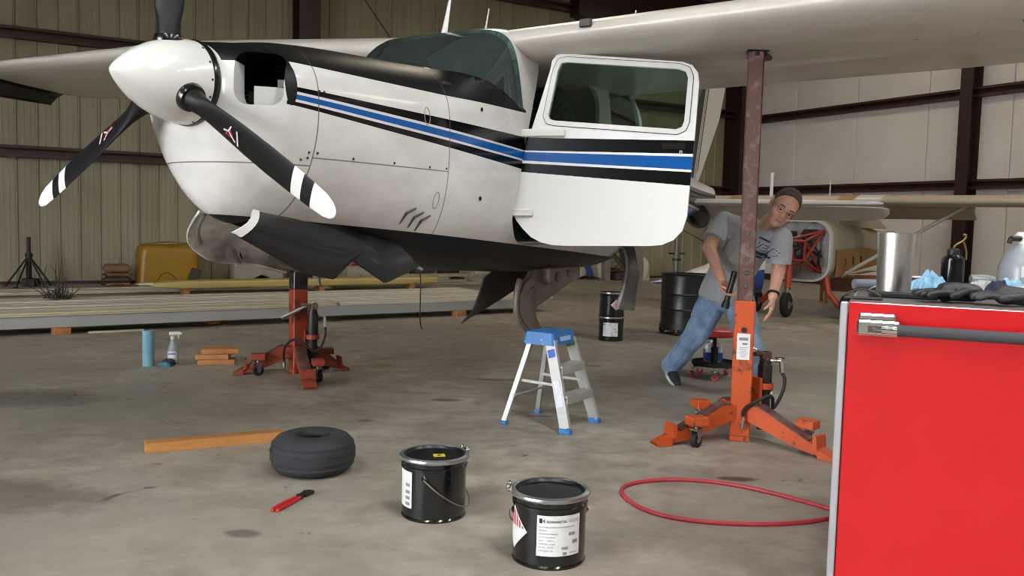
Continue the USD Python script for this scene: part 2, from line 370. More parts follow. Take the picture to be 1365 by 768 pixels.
# the inlet lip is black above its middle
lines = None
for f0 in (2.135, 1.19):
    k = ((f - f0).abs() < .0035) * (z > belly) * (z < 2.3); lines = k if lines is None else lines.max(k)
k = ((z - (1.535 + (f - 1.25) * .002)).abs() < .003) * (f > 1.19) * (f < 2.135); lines = lines.max(k)
k = ((z - 1.50).abs() < .003) * (f > 2.135); lines = lines.max(k)
col = g.mix(lines * .75, col, C('#4a4744'))
M_FUSE = g.done('fuselage_paint', base_color=col, roughness=g.rng(belly_f.max(deck), 0, 1, .17, .42), coat_weight=g.rng(belly_f.max(deck), 0, 1, .2, .0), coat_roughness=.06, specular_ior_level=.3)
g = Graph(); f, l, z = g.xyz(g.obj()); O = g.obj()
n = g.noise(g.scaled(O, (1, .35, 1)), 4.0, 6, .62); st = g.rng(g.noise(g.scaled(O, (.6, 5, 1)), 3.0, 6, .7), .60, .72)
wc = g.mix(g.rng(n, .3, .7), C('#c9c3ba'), C('#b8b1a7')); back = g.rng(f, -1.15, -.5, 1, 0)
M_WING = g.done('wing_paint', base_color=g.mix(st * back * .55, wc, C('#d8d4ce')), roughness=.33, coat_weight=.2)
M_WHITE = plain('white_aircraft_paint', '#dddcd8', .2, var=.05, vscale=3, coat=.3)
M_BLACKP = plain('black_aircraft_paint', '#0e0f12', .22, var=.2, vscale=5, coat=.3)
M_DOORBLK = plain('black_gear_door_paint', '#101216', .28, var=.35, vscale=7, coat=.2)
M_CAVITY = plain('dark_bay', '#131210', .8)
M_ALU = plain('sheet_aluminium_grey', '#77726c', .45, metal=.55, var=.2, vscale=9)
M_PRIMER = plain('inner_door_skin', '#d0cdc8', .55, metal=.0, var=.6, vscale=5)
M_CABIN = plain('dark_cabin_trim', '#24262a', .7, var=.2)
M_SEAT = plain('grey_blue_seat_fabric', '#3c4a58', .8, var=.2)
M_HEADLN = plain('headliner', '#8d8b84', .8, var=.1)
M_STEEL = plain('bright_steel', '#b8b8b6', .28, metal=.95, var=.1)
M_SCREW = plain('screw_head', '#45423f', .5, metal=.5)
g = Graph(); fr = g('fresnel', 'fac', IOR=1.45)
tr = g('transparent_bsdf', 'BSDF', color=(.66, .80, .76)); gl = g('glossy_bsdf', 'BSDF', color=(1, 1, 1), roughness=.02)
mx = g('mix_closure', 'closure', fac=fr, closure1=tr, closure2=gl)
M_GLASS = usdkit.material(stage, '/World/Looks/tinted_plexiglass', g.nodes, g.links, surface=mx.out)
g = Graph(); fr = g('fresnel', 'fac', IOR=1.45)
tr = g('transparent_bsdf', 'BSDF', color=(.50, .76, .70)); gl = g('glossy_bsdf', 'BSDF', color=(1, 1, 1), roughness=.03)
hz_ = g('diffuse_bsdf', 'BSDF', color=(.24, .33, .31)); tr = g('mix_closure', 'closure', fac=.13, closure1=tr, closure2=hz_)  # diffuse haze put into the glass colour to lighten the dark windshield
mx = g('mix_closure', 'closure', fac=fr, closure1=tr, closure2=gl)
M_WSHIELD = usdkit.material(stage, '/World/Looks/green_tinted_plexiglass', g.nodes, g.links, surface=mx.out)

# ---- fuselage stations: f, top, bottom, middle, half width, exponents
ST = np.array([
 [2.505, 2.030, 1.640, 1.84, .205, 2.0, 2.0], [2.485, 2.034, 1.560, 1.83, .258, 2.2, 1.75], [2.450, 2.038, 1.440, 1.82, .318, 2.4, 1.6], [2.40, 2.045, 1.325, 1.81, .380, 2.5, 1.55], [2.34, 2.052, 1.265, 1.80, .430, 2.6, 1.6], [2.28, 2.064, 1.240, 1.79, .455, 2.7, 1.75], [2.14, 2.090, 1.205, 1.76, .475, 2.7, 2.05],
 [1.70, 2.128, 1.12, 1.73, .51, 2.7, 2.5], [1.25, 2.150, 1.015, 1.72, .545, 2.8, 2.7], [1.12, 2.16, .995, 1.72, .552, 3.0, 2.7], [.85, 2.30, .970, 1.73, .56, 4.0, 2.8],
 [.55, 2.462, .945, 1.75, .565, 6.5, 2.8], [.40, 2.487, .94, 1.75, .567, 7.0, 2.8], [.2, 2.50, .93, 1.75, .57, 7.0, 2.8], [-.46, 2.50, .907, 1.75, .57, 6.0, 2.8], [-1.34, 2.46, .909, 1.75, .555, 4.6, 2.7],
 [-2.1, 2.22, 1.01, 1.72, .46, 2.6, 2.4], [-3.4, 1.95, 1.26, 1.66, .28, 2.2, 2.2], [-4.4, 1.82, 1.42, 1.62, .13, 2.1, 2.1], [-5.1, 1.76, 1.50, 1.63, .05, 2.0, 2.0]])[::-1]
PCH = [PchipInterpolator(ST[:, 0], ST[:, k]) for k in range(1, 7)]
def ring(fv, inset=0.0, n=96):
    zt, zb, zc, w, nt, nb = [float(p(fv)) for p in PCH]
    t = np.arange(n) * 2 * np.pi / n; cs, sn = np.cos(t), np.sin(t); up = sn >= 0
    e = np.where(up, nt, nb); h = np.where(up, zt - zc - inset, zc - zb - inset)
    y = (w - inset) * np.sign(cs) * np.abs(cs) ** (2 / e); zz = zc + h * np.sign(sn) * np.abs(sn) ** (2 / e)
    ff = np.full(n, fv)
    return np.stack([ff, y, zz], 1)
def hull(f0, f1, inset=0.0, n=60, ws=None): return man(rings([ring(v, inset) for v in (np.linspace(f0, f1, n) if ws is None else ws)]))
nose_fs = np.r_[np.linspace(-5.1, -2.4, 12), np.linspace(-2.2, 1.0, 40), np.linspace(1.06, 2.26, 26), np.linspace(2.28, 2.505, 16)]
outer = hull(0, 0, ws=nose_fs)
# rounded front edge of the cowl
inner = hull(-2.0, 1.16, .03, 50)
inner_lift = m3.Manifold.cube((6, 2, 2)).translate((-3, -1, 1.14))
shell = outer - (inner ^ inner_lift)
bayin = hull(1.24, 2.40, .025, 30)
shell = shell - (bayin ^ m3.Manifold.cube((1.1, 2, 1.0)).translate((1.24, -1, 1.42)))
def cutter(poly, l0, l1): return man(prism(poly, l1 - l0, (0, l1, 0), (1, 0, 0), (0, 0, 1)))     # poly in (f, z), from l0 to l1
WS = Polygon([(.425, 1.955), (.53, 2.37), (.585, 2.475), (.60, 2.65), (2.0, 2.65), (2.0, 2.15), (1.24, 2.128), (1.0, 2.112), (.80, 2.082), (.62, 2.035)])
ws_cut = cutter(WS, -1, 1)
DOOR_UZ = [(.155, 2.215), (.162, 2.262), (.188, 2.295), (.225, 2.306), (.955, 2.235), (1.01, 2.214), (1.044, 2.172), (1.053, 2.11), (1.040, 1.80), (1.023, 1.522), (1.014, 1.33), (.990, 1.243), (.940, 1.185), (.87, 1.153), (.80, 1.145),
           (.306, 1.130), (.20, 1.132), (.123, 1.146), (.055, 1.180), (.0, 1.232), (-.04, 1.28), (-.068, 1.345), (-.06, 1.42), (.005, 1.72), (.078, 1.955)]
door_poly = Polygon(DOOR_UZ)
open_poly = Polygon([(.40 - u - .005, zv) for u, zv in DOOR_UZ]).buffer(.012)
door_cut = cutter(open_poly, .35, .8)
door_cut_r = cutter(affinity.scale(open_poly, .86, .9), -.8, -.35)
RW1 = rrect(.62, .34, .08); RW1 = affinity.translate(affinity.skew(RW1, 8), -1.18, 2.16)
RW2 = Polygon([(-1.62, 2.29), (-1.62, 2.02), (-1.98, 2.02), (-1.80, 2.24)]).buffer(.02).buffer(-.01)
win_cut = cutter(RW1, -.8, .8) + cutter(RW2, -.8, .8)
# engine inlet on each side of the spinner: the corner of the nose bowl is cut back
def inlet(sgn):
    p = prism(rrect(.205, .24, .06, 8), .62, (0, 0, 0), (0, 1, 0), (0, 0, 1))       # axis along +x
    p = move(p, (-.31, 0, 0)); p = move(p, (0, 0, 0), rz=30 * sgn); return man(move(p, (2.37, .352 * sgn, 1.868)))
cuts = ws_cut ^ hull(.3, 1.4, -.1, 20)
shell = shell - cuts - door_cut - win_cut - inlet(1) - inlet(-1)
# nose gear well, open below
shell = shell - man(box((.64, .34, .30), (1.90, 0, 1.20), ch=.03))
part(plane, 'fuselage', tri(shell), M_FUSE, 32)
thin_in = hull(-2.0, 1.3, .007, 60)
glass = (outer - thin_in) ^ ws_cut
part(plane, 'windshield', tri(glass), M_WSHIELD, 40)
for sg in (1, -1):
    half = m3.Manifold.cube((8, 2, 4)).translate((-4, 0 if sg > 0 else -2, 0))
    for rp in (RW1, RW2):
        part(plane, 'cabin_window', tri((outer - thin_in) ^ cutter(rp.buffer(.004), -.8, .8) ^ half), M_GLASS, 40)
def side_l(f_, z_):                                       # half width of the fuselage at (f, z)
    zt, zb, zc, w, nt, nb = [float(p(f_)) for p in PCH]
    h, e = (zt - zc, nt) if z_ > zc else (zc - zb, nb)
    return w * max(0, 1 - abs((z_ - zc) / h) ** e) ** (1 / e)
# ---- inside: floor, panel, yokes, seats, headliner
part(plane, 'instrument_panel', [box((.05, .98, .30), (.93, 0, 1.86), ch=.01), box((.30, .98, .03), (1.03, 0, 2.02), ch=.01)], M_CABIN, label='dark instrument panel behind the windshield')
part(plane, 'control_yoke', [cyl((.92, .27, 1.78), (.70, .27, 1.80), .014), tube(spline([(.69, .14, 1.92), (.68, .15, 1.80), (.69, .27, 1.79), (.68, .39, 1.80), (.69, .40, 1.92)], 18), .014)], M_CABIN)
for yy in (.28, -.28):
    part(plane, 'seat', [box((.46, .44, .16), (-.10, yy, 1.44), ch=.05), box((.14, .44, .62), (-.36, yy, 1.78), ch=.05, ry=-10), box((.10, .26, .16), (-.42, yy, 2.16), ch=.04, ry=-10)], M_SEAT)
part(plane, 'rear_seat', [box((.46, .96, .16), (-1.15, 0, 1.44), ch=.05), box((.14, .96, .56), (-1.42, 0, 1.76), ch=.05, ry=-12)], M_SEAT)
part(plane, 'headliner', box((1.9, .92, .02), (-.55, 0, 2.40), ch=.006), M_HEADLN)
part(plane, 'firewall', box((.02, .88, .7), (1.2, 0, 1.62), ch=.02), M_CAVITY)
for yy in (.38, -.38):
    part(plane, 'cabin_tube', tube(spline([(.50, yy * 1.05, 2.38), (.62, yy * 1.1, 2.2), (.78, yy * 1.15, 2.05)], 12), .014), M_WHITE)
part(plane, 'sun_visor', box((.02, .30, .13), (.62, .22, 2.32), ch=.005, ry=35), M_CABIN)
part(plane, 'air_duct', tube(spline([(.50, .40, 2.02), (.50, .40, 2.20), (.54, .36, 2.26), (.62, .28, 2.10)], 16), .016), M_WHITE)
part(plane, 'chart_sheet', box((.16, .24, .004), (1.02, .1, 2.055), rz=12), M_WHITE, label='white paper on top of the instrument panel')
# ---- inside the inlets: baffles and a cylinder head
for sg in (1, -1):
    part(plane, 'engine_baffle', box((.17, .006, .10), (2.262, sg * .318, 1.798), ch=.002, rz=-44 * sg), M_WHITE)
    part(plane, 'engine_baffle', box((.05, .006, .035), (2.235, sg * .352, 1.865), ch=.002, rz=-44 * sg), M_HEADLN)
    part(plane, 'cylinder_head', [box((.12, .2, .012), (2.04, sg * .25, 1.80 + .022 * i), ch=.003) for i in range(9)], M_CAVITY, kind='stuff')
# ---- nose-bowl ring behind the spinner, spinner, propeller
SP = np.array([0, .05, 1.845])
def along_x(prof, seg=56, c=(0, 0, 0)): return move(lathe(prof, seg), c, ry=90)
part(plane, 'spinner_ring', along_x([(.180, 2.49), (.190, 2.492), (.1925, 2.506), (.190, 2.52), (.180, 2.522)], c=SP), M_BLACKP)
spin_p = [(.004, 2.895), (.016, 2.89), (.040, 2.868), (.075, 2.828), (.110, 2.778), (.142, 2.718), (.166, 2.655), (.180, 2.595), (.186, 2.55), (.187, 2.525), (.183, 2.522), (.005, 2.522)]
spin = part(plane, 'spinner', along_x(spin_p, 64, SP), M_WHITE, 30)
scr = [cyl(SP + np.array([2.536, .186 * math.cos(a), .186 * math.sin(a)]), SP + np.array([2.536, .1895 * math.cos(a), .1895 * math.sin(a)]), .005, seg=8) for a in np.arange(0, 2 * np.pi, .42)]
part(spin, 'screw', scr, M_SCREW, kind='stuff')
g = Graph(); x, y, z = g.xyz(g.obj())
bl = g.mix(((x > .865) * (x < .925)).max(x > .985), C('#0b0b0d'), C('#dcdcda'))
M_BLADE = g.done('propeller_paint', base_color=bl, roughness=.5, specular_ior_level=.35)
M_EMBLEM, M_EMBW = plain('red_emblem', '#b3263a', .4), plain('white_emblem', '#d9d9d9', .4)
def blade():
    rows = []
    R = [.12, .17, .21, .25, .30, .40, .55, .70, .85, .98, 1.06, 1.10, 1.12, 1.128]
    CH = [.100, .100, .098, .100, .124, .143, .148, .143, .132, .118, .104, .078, .045, .012]
    TH = [.100, .098, .090, .072, .050, .032, .024, .019, .016, .013, .011, .009, .006, .003]
    TW = [35, 35, 35, 34, 33, 30, 25, 21, 18, 16, 15, 15, 15, 15]
    t = np.arange(28) * 2 * np.pi / 28
    for r_, c_, th, tw in zip(R, CH, TH, TW):
        k = np.clip((r_ - .21) / .15, 0, 1); e = 2 - .35 * k
        a = c_ / 2 * np.cos(t); b = th / 2 * np.sign(np.sin(t)) * np.abs(np.sin(t)) ** (2 / (2 + k * -.4)); w = math.radians(tw)
        rows.append(np.stack([np.full(28, r_), a * math.cos(w) - b * math.sin(w), a * math.sin(w) + b * math.cos(w)], 1))
    return rings(rows)
# blade local: x outwards, y in the disc plane (width), z forward along the shaft
for ang in (-30.4, -151.2, 89.0):
    bp = part(plane, 'propeller_blade', blade(), M_BLADE, 40)
    X = np.array([0, math.cos(math.radians(ang)), math.sin(math.radians(ang))]); Zv = np.array([1.0, 0, 0]); Y = np.cross(Zv, X)
    o = SP + np.array([2.615, 0, 0])
    UsdGeom.Xformable(stage.GetPrimAtPath(bp)).AddTransformOp().Set(Gf.Matrix4d(*X, 0, *Y, 0, *Zv, 0, *o, 1))
    part(bp, 'blade_cuff', along_x([(.048, .135), (.062, .14), (.066, .165), (.060, .186), (.048, .188)], 32), M_BLACKP, label='ring where the blade enters the spinner')
    w = math.radians(28); ey = np.array([0, math.cos(w), math.sin(w)]); nz = np.cross([1, 0, 0], ey)
    o2 = np.array([.47, 0, 0]) + nz * .0155
    tri_ = Polygon([(-.035, -.022), (.028, -.02), (.004, .030)]); tri_ = tri_.difference(tri_.buffer(-.0065))
    part(bp, 'emblem', prism(tri_, .0015, o2, (1, 0, 0), ey), M_EMBLEM)
    part(bp, 'emblem', [prism(LineString([(-.040, -.006), (-.008, .004), (.012, .034)]).buffer(.0035), .002, o2, (1, 0, 0), ey), prism(LineString([(-.008, .004), (.032, -.028)]).buffer(.0035), .002, o2, (1, 0, 0), ey), prism(LineString([(.052, -.034), (.052, .030)]).buffer(.0045), .002, o2, (1, 0, 0), ey)], M_EMBW)
# ---- wing: airfoil lofted from tip to tip
def airfoil(c, t, fle, l, zb, n=30, inc=0.0):
    x = (1 - np.cos(np.linspace(0, np.pi, n))) / 2
    th = 5 * t * (.2969 * np.sqrt(x) - .126 * x - .3516 * x**2 + .2843 * x**3 - .1036 * x**4)
    cam_ = np.where(x < .4, .02 / .16 * (.8 * x - x * x), .02 / .36 * (.2 + .8 * x - x * x))
    up, lo = cam_ + th, cam_ - th; base = lo[np.argmin(np.abs(x - .3))]
    X = np.r_[x[::-1], x[1:-1]]; Z = np.r_[up[::-1], lo[1:-1]] - base
    a_ = math.radians(inc); dx, dz = (.3 - X) * c, Z * c                       # nose-up incidence about 30 % chord
    return np.stack([fle - .3 * c + dx * math.cos(a_) - dz * math.sin(a_), np.full(len(X), l), zb + dx * math.sin(a_) + dz * math.cos(a_)], 1)
def wz(l): return 2.25 + (.02 * l if l > 0 else -.054 * l)
def wing_rows(sg):
    out = []
    for al in (.0, .3, .58, .9, 1.4, 2.0, 2.8, 3.6, 4.4, 5.2, 5.62, 5.78):
        k = max(0, (al - 2.8) / 2.9); tip = 1 if al < 5.7 else .9
        c = 1.66 - .50 * k; fle = .52 - .10 * k
        out.append(airfoil(c * tip, .15 - .03 * k, fle, sg * al, wz(sg * al) + (.04 * min(al / 2.5, 1) if sg < 0 else 0), inc=4.0 + (4.0 * min(al / 2.5, 1) if sg < 0 else 0)))
    return out
L_, R_ = wing_rows(1), wing_rows(-1)
wing = part(plane, 'wing', rings(R_[::-1] + L_[1:]), M_WING, 40)
# drooped dark wing tips
for sg, rows in ((1, L_), (-1, R_)):
    base = rows[-1]; d = []
    for k, (dl, dz, sc) in enumerate(((0, 0, 1.0), (.12, .0, .99), (.22, -.05, .95), (.27, -.13, .9), (.265, -.16, .88))):
        q = base.copy(); c0 = q.mean(0); q[:, 0] = c0[0] + (q[:, 0] - c0[0]) * sc; q[:, 2] = q[:, 2].mean() + (q[:, 2] - q[:, 2].mean()) * (1 - .18 * k) + dz; q[:, 1] += sg * dl; d.append(q)
    part(plane, 'wing_tip', rings(d), M_BLACKP, 40, label='dark drooped wing tip')
dots = []
rng = np.random.default_rng(3)
for l0, f0 in ((2.2, -.2), (2.25, -.25), (2.7, -.1), (2.9, -.45), (2.95, -.5), (3.0, -.1), (3.25, .1), (3.3, -.3), (1.7, -.3), (1.9, -.75), (2.4, -.9), (3.1, -.8)):
    for k in range(3):
        l1, f1 = l0 + rng.uniform(-.06, .06), f0 + rng.uniform(-.06, .06)
        zb = wz(l1) + (.0 if f1 > -.4 else (-.4 - f1) * .012)
        dots.append(cyl((f1, l1, zb - .004), (f1, l1, zb + .02), .006, seg=8))
part(wing, 'screw', dots, M_SCREW, kind='stuff')
for sg in (1, -1):
    part(wing, 'jack_pad', box((.13, .12, .03), (-.06, sg * 1.88, wz(sg * 1.88) - .012), ch=.004), M_SCREW)
part(wing, 'air_inlet', box((.03, .075, .05), (.512, 1.02, 2.435), ch=.006), M_SCREW, label='small dark rectangular opening in the leading edge')
for (p, h) in (((.50, 0, 2.44), .34), ((.10, .05, 2.50), .22), ((-.2, 1.0, 2.42), .26)):
    p = np.array(p); q = p + np.array([-.25 * h, .0, h])
    part(plane, 'antenna', tube(np.linspace(p, q, 5), np.linspace(.022 if h > .3 else .008, .004, 5)), M_WHITE)
# ---- tail
def slab(pts, t, taper=.25):
    """flat surface with a rounded leading edge from an outline in (f, z)"""
    P2 = Polygon(pts); rows = []
    for k, s in ((-1, .025), (-.8, .01), (0, 0.0), (.8, .01), (1, .025)):
        pass
    return prism(P2, t, (0, t / 2, 0), (1, 0, 0), (0, 0, 1))
g = Graph(); f, l, z = g.xyz(g.obj()); v = f + .30 * (z - 2.8)
fc = g.mix((v > -4.585).max((v > -4.635) * (v < -4.615)).max((v > -4.70) * (v < -4.665)), C('#c4bdb3'), NAVY)
M_FIN = g.done('fin_paint', base_color=fc, roughness=.35)
part(plane, 'tail_fin', slab([(-3.35, 1.95), (-3.9, 2.05), (-4.62, 3.05), (-5.02, 3.08), (-4.78, 2.45), (-4.3, 1.74)], .09), M_FIN, 30)
part(plane, 'rudder', slab([(-5.03, 3.08), (-5.40, 3.06), (-5.20, 2.6), (-4.86, 2.2), (-4.62, 1.93), (-4.45, 1.74), (-4.32, 1.74), (-4.79, 2.45)], .06), M_FIN, 30)
part(plane, 'tail_cone', move(lathe([(.01, -.26), (.08, -.24), (.13, -.1), (.14, .1), (.1, .24), (.01, .26)], 20), (-4.6, .0, 1.42), ry=70), M_DOORBLK)
def surf(rows): return rings(rows)
tail_rows = lambda sg, c0, f0, t, inc, dz: [airfoil(c * c0, t, fl + f0, sg * al, zb + dz, inc=inc) for al, c, fl, zb in ((.04, .92, -3.95, 1.52), (.6, .90, -3.98, 1.52), (1.3, .84, -4.03, 1.523), (1.85, .78, -4.06, 1.526), (1.97, .62, -4.14, 1.535), (2.02, .3, -4.3, 1.55))]
M_STAB = plain('tailplane_paint', '#b5b1ab', .35, var=.12, vscale=4)
tr_, tl_ = tail_rows(-1, .62, 0, .13, 0, 0), tail_rows(1, .62, 0, .13, 0, 0)
part(plane, 'tailplane', rings(tr_[::-1] + tl_), M_STAB, 40)
tr_, tl_ = tail_rows(-1, .46, -.52, .10, 22, -.045), tail_rows(1, .46, -.52, .10, 22, -.045)
part(plane, 'elevator', rings(tr_[::-1] + tl_), M_STAB, 40, label='elevator drooping behind the tailplane')
# ---- gear doors and legs hanging below
HT_ = [(2.335, .27, 1.275), (2.1, .29, 1.245), (1.9, .30, 1.212), (1.60, .31, 1.175)]
lg = part(plane, 'nose_gear_door', ruled(HT_, [(2.535, .36, 1.182), (2.115, .375, .995), (1.925, .375, .962), (1.777, .36, 1.055)], .012, 28, 8, (.0, .035, .0), True), M_DOORBLK, 30, label='black nose gear door with a white front edge')
part(lg, 'white_edge', ruled([(2.345, .268, 1.279), (2.312, .274, 1.272)], [(2.548, .366, 1.188), (2.505, .370, 1.168)], .016, 8, 8, (.0, .037, .0)), M_WHITE, 40)
part(lg, 'door_crease', tube([(2.16, .325, 1.17), (1.90, .345, 1.10), (1.775, .368, 1.057)], .005), M_BLACKP)
lg2 = part(plane, 'nose_gear_door', ruled([(1.80, .305, 1.19), (1.44, .32, 1.165)], [(1.777, .36, 1.055), (1.535, .385, .925), (1.25, .385, 1.003)], .012, 20, 6, (0, .02, 0), True), M_DOORBLK, 30, label='black rear nose gear door')
part(lg2, 'door_edge_highlight', tube([(1.44, .325, 1.165), (1.25, .392, 1.005)], .006), M_ALU)  # pale metal tube draws the highlight along the rear edge
rd = part(plane, 'nose_gear_door', ruled([(2.31, -.13, 1.285), (2.1, -.17, 1.26), (1.9, -.20, 1.23), (1.55, -.24, 1.18)], [(2.07, -.36, 1.03), (1.98, -.36, 1.01), (1.80, -.36, 1.0), (1.62, -.36, .965), (1.50, -.37, .94)], .012, 24, 12, (.035, -.08, -.02)), M_PRIMER, 40, label='grey stained inside of the far nose gear door')
part(rd, 'door_rib', tube(spline([(2.27, -.14, 1.27), (2.23, -.24, 1.20), (2.14, -.33, 1.12)], 10), .016), M_HEADLN)
part(rd, 'door_rib', tube(spline([(1.90, -.22, 1.19), (1.90, -.36, 1.10), (1.86, -.36, 1.0)], 12), .017), M_HEADLN)
part(rd, 'door_rib', tube(spline([(1.86, -.22, 1.19), (1.86, -.36, 1.10), (1.82, -.36, 1.0)], 12), .008), M_CAVITY)
part(plane, 'gear_linkage', [tube(spline([(1.70, -.28, 1.04), (1.55, -.27, .985), (1.40, -.24, .955)], 10), .022), box((.05, .05, .06), (1.38, -.24, .945), ch=.01), cyl((1.38, -.24, .95), (1.36, -.24, .87), .01)], M_ALU, label='aluminium linkage below the nose')
wellw = part(plane, 'gear_well_wall', [box((.60, .012, .20), (1.90, sg * .165, 1.36), ch=.003) for sg in (1, -1)] + [box((.012, .30, .15), (2.20 - .05 * i, 0, 1.37), ch=.003) for i in range(4)], M_CAVITY)
# main gear: leg, dark blade door, near door; all in fore-aft planes
def plate(pts, l, t, tilt=0): return prism(pts, t, (0, l + t / 2, 0), (1, 0, 0), (0, 0, 1))
part(plane, 'main_gear_door', plate([(-.20, .93), (-.05, .868), (0, .775), (.08, .655), (.225, .568), (.13, .60), (-.05, .643), (-.28, .705), (-.5, .77), (-.72, .90), (-.7, .95)], .0, .014), plain('dark_gear_door', '#3d3835', .45, var=.2, vscale=5), 30, label='dark pointed gear door under the belly')
M_DIMPLE = plain('grey_brown_gear_metal', '#8c8279', .42, metal=.4, var=.22, vscale=7)
leg_poly = Polygon([(-.40, .95), (-.33, .87), (-.245, .833), (-.19, .76), (-.176, .70), (-.185, .63), (-.235, .56), (-.32, .50), (-.42, .45), (-.52, .47), (-.44, .56), (-.41, .61), (-.44, .655), (-.8, .76), (-1.13, .85), (-1.13, .95)]).buffer(.012).buffer(-.012)
gl_ = part(plane, 'main_gear_leg', plate(leg_poly, .2, .05), M_DIMPLE, 30, label='grey pressed metal gear leg with round dimples')
for (fx, zx, r_) in ((-.36, .76, .035), (-.56, .84, .028), (-.74, .86, .03), (-.92, .885, .022)):
    part(gl_, 'dimple', move(lathe([(.2 * r_, .0), (.6 * r_, .002), (r_, .012), (r_ * 1.15, .010), (r_ * 1.3, .0), (.1 * r_, -.002)], 20), (fx, .226, zx), rx=-90), M_DIMPLE)
part(gl_, 'leg_flange', tube(spline([(-.215, .20, .86), (-.165, .20, .73), (-.18, .20, .61), (-.26, .20, .53), (-.40, .20, .455)], 24), .022), M_DIMPLE)
part(gl_, 'bracket', box((.05, .09, .12), (-.52, .25, .885), ch=.01), M_DIMPLE)
outl = np.array([(-1.46, 1.10), (-1.60, 1.06), (-1.66, .98), (-1.67, .90), (-1.63, .78), (-1.55, .65), (-1.50, .575)])
def strip(o2, l0, l1, t): 
    a = [(p[0], l0, p[1]) for p in o2]; b = [(p[0] - .02, l1, p[1]) for p in o2]; return ruled(a, b, t, 24, 4)
part(plane, 'main_gear_door', strip(outl, .40, .54, .012), plain('grey_gear_door', '#7d7771', .4, metal=.3, var=.15), 40, label='curved grey gear door behind the open cabin door')
part(plane, 'door_flange', tube(spline([(p[0] + .01, .40, p[1]) for p in outl], 24), .016), M_PRIMER)
part(plane, 'main_gear_door', strip(outl * np.array([1, .55]) + np.array([0, .47]), -.52, -.40, .012), plain('grey_gear_door', '#7d7771', .4), 40, label='short grey gear door on the far side')
part(plane, 'gear_strut', [tube(spline([(-1.40, .30, 1.06), (-1.52, .36, 1.0), (-1.60, .40, .9)], 10), .02)], M_ALU)
# ---- belly details: drain hose, cowl louvres, vent, fasteners
part(plane, 'drain_hose', tube(spline([(1.16, .33, 1.02), (1.155, .34, .80), (1.14, .33, .70), (1.05, .28, .63)], 20), .0035), M_CAVITY)
part(plane, 'exhaust_tip', [tube(np.linspace((1.22, .34, 1.01), (1.17, .36, .985), 5), .010)], M_STEEL)
def on_side(f_, z_, d=.004): return np.array([f_, side_l(f_, z_) + d, z_])
for f0, z0 in ((1.462, 1.292), (1.395, 1.272), (1.335, 1.255)):
    part(plane, 'louvre', tube([on_side(f0 - .06, z0 + .035), on_side(f0, z0 + .008, .010), on_side(f0 + .006, z0 - .05)], [.004, .007, .003], 6), M_SCREW, label='small dark louvre on the cowl side')
for f0, z0 in ((1.26, 1.375), (1.38, 1.815)):
    rr = [on_side(f0 + .022 * math.cos(a), z0 + .045 * math.sin(a), .001) for a in np.linspace(0, 2 * np.pi, 25)]
    part(plane, 'access_cover', tube(rr, .0022, 5), plain('grey_outline', '#8a8680', .5))
part(plane, 'vent_hole', move(lathe([(.002, 0), (.012, .001), (.014, .004), (.002, .005)], 12), on_side(.86, 1.40, -.001), rx=-90), M_CAVITY)
part(plane, 'static_port', move(lathe([(.002, 0), (.010, .001), (.012, .004), (.002, .005)], 12), on_side(.89, 1.91, -.001), rx=-90), M_CAVITY)
fst = []
for f0, z0 in ((2.16, 1.56), (2.16, 1.535), (2.19, 1.525), (2.115, 1.56), (1.90, 1.55), (1.62, 1.55), (1.35, 1.548), (1.21, 1.55), (2.13, 1.84), (2.10, 1.84)):
    p = on_side(f0, z0, -.002); fst.append(cyl(p, p + np.array([0, .005, 0]), .006, seg=10))
for f0, l0, z0 in ((2.49, .10, 1.62), (2.47, .14, 1.57), (2.45, .16, 1.53), (2.43, .2, 1.50), (2.40, .2, 1.485), (2.42, .28, 1.49), (2.40, .10, 1.30)):
    pass
part(plane, 'fastener', fst, M_SCREW, kind='stuff')
# ---- the open cabin door: local x along the door from its hinge, y its outer face, z up
hx, hy = .40, .57; DA = math.radians(-15)
door = numbered(plane, 'cabin_door')
win_uz = Polygon([(.148, 1.93), (.201, 2.20), (.222, 2.246), (.26, 2.251), (.93, 2.194), (.974, 2.178), (.988, 2.14), (.975, 1.89), (.963, 1.856), (.93, 1.842), (.19, 1.899), (.158, 1.908)]).buffer(.012).buffer(-.012)
T = .045
dm = tri(man(prism(door_poly, T, (0, T / 2, 0), (1, 0, 0), (0, 0, 1))) - man(prism(win_uz, 4 * T, (0, 2 * T, 0), (1, 0, 0), (0, 0, 1))))
g = Graph(); u, y, z = g.xyz(g.obj())
def lin(a, b): return a + (u - .015) * ((b - a) / 1.02)
st_ = [lin(a, b) for a, b in ((1.795, 1.775), (1.716, 1.697), (1.706, 1.680), (1.653, 1.603), (1.636, 1.589), (1.581, 1.509))]
dc = g.mix((z < st_[0]) * (z > st_[1]), C('#e6e6e4'), NAVY); dc = g.mix((z < st_[2]) * (z > st_[3]), dc, BLUE); dc = g.mix((z < st_[4]) * (z > st_[5]), dc, NAVY)
M_DOOR = g.done('cabin_door_paint', base_color=dc, roughness=.22, specular_ior_level=.25)
usdkit.mesh(stage, door, dm, M_DOOR, smooth=30)
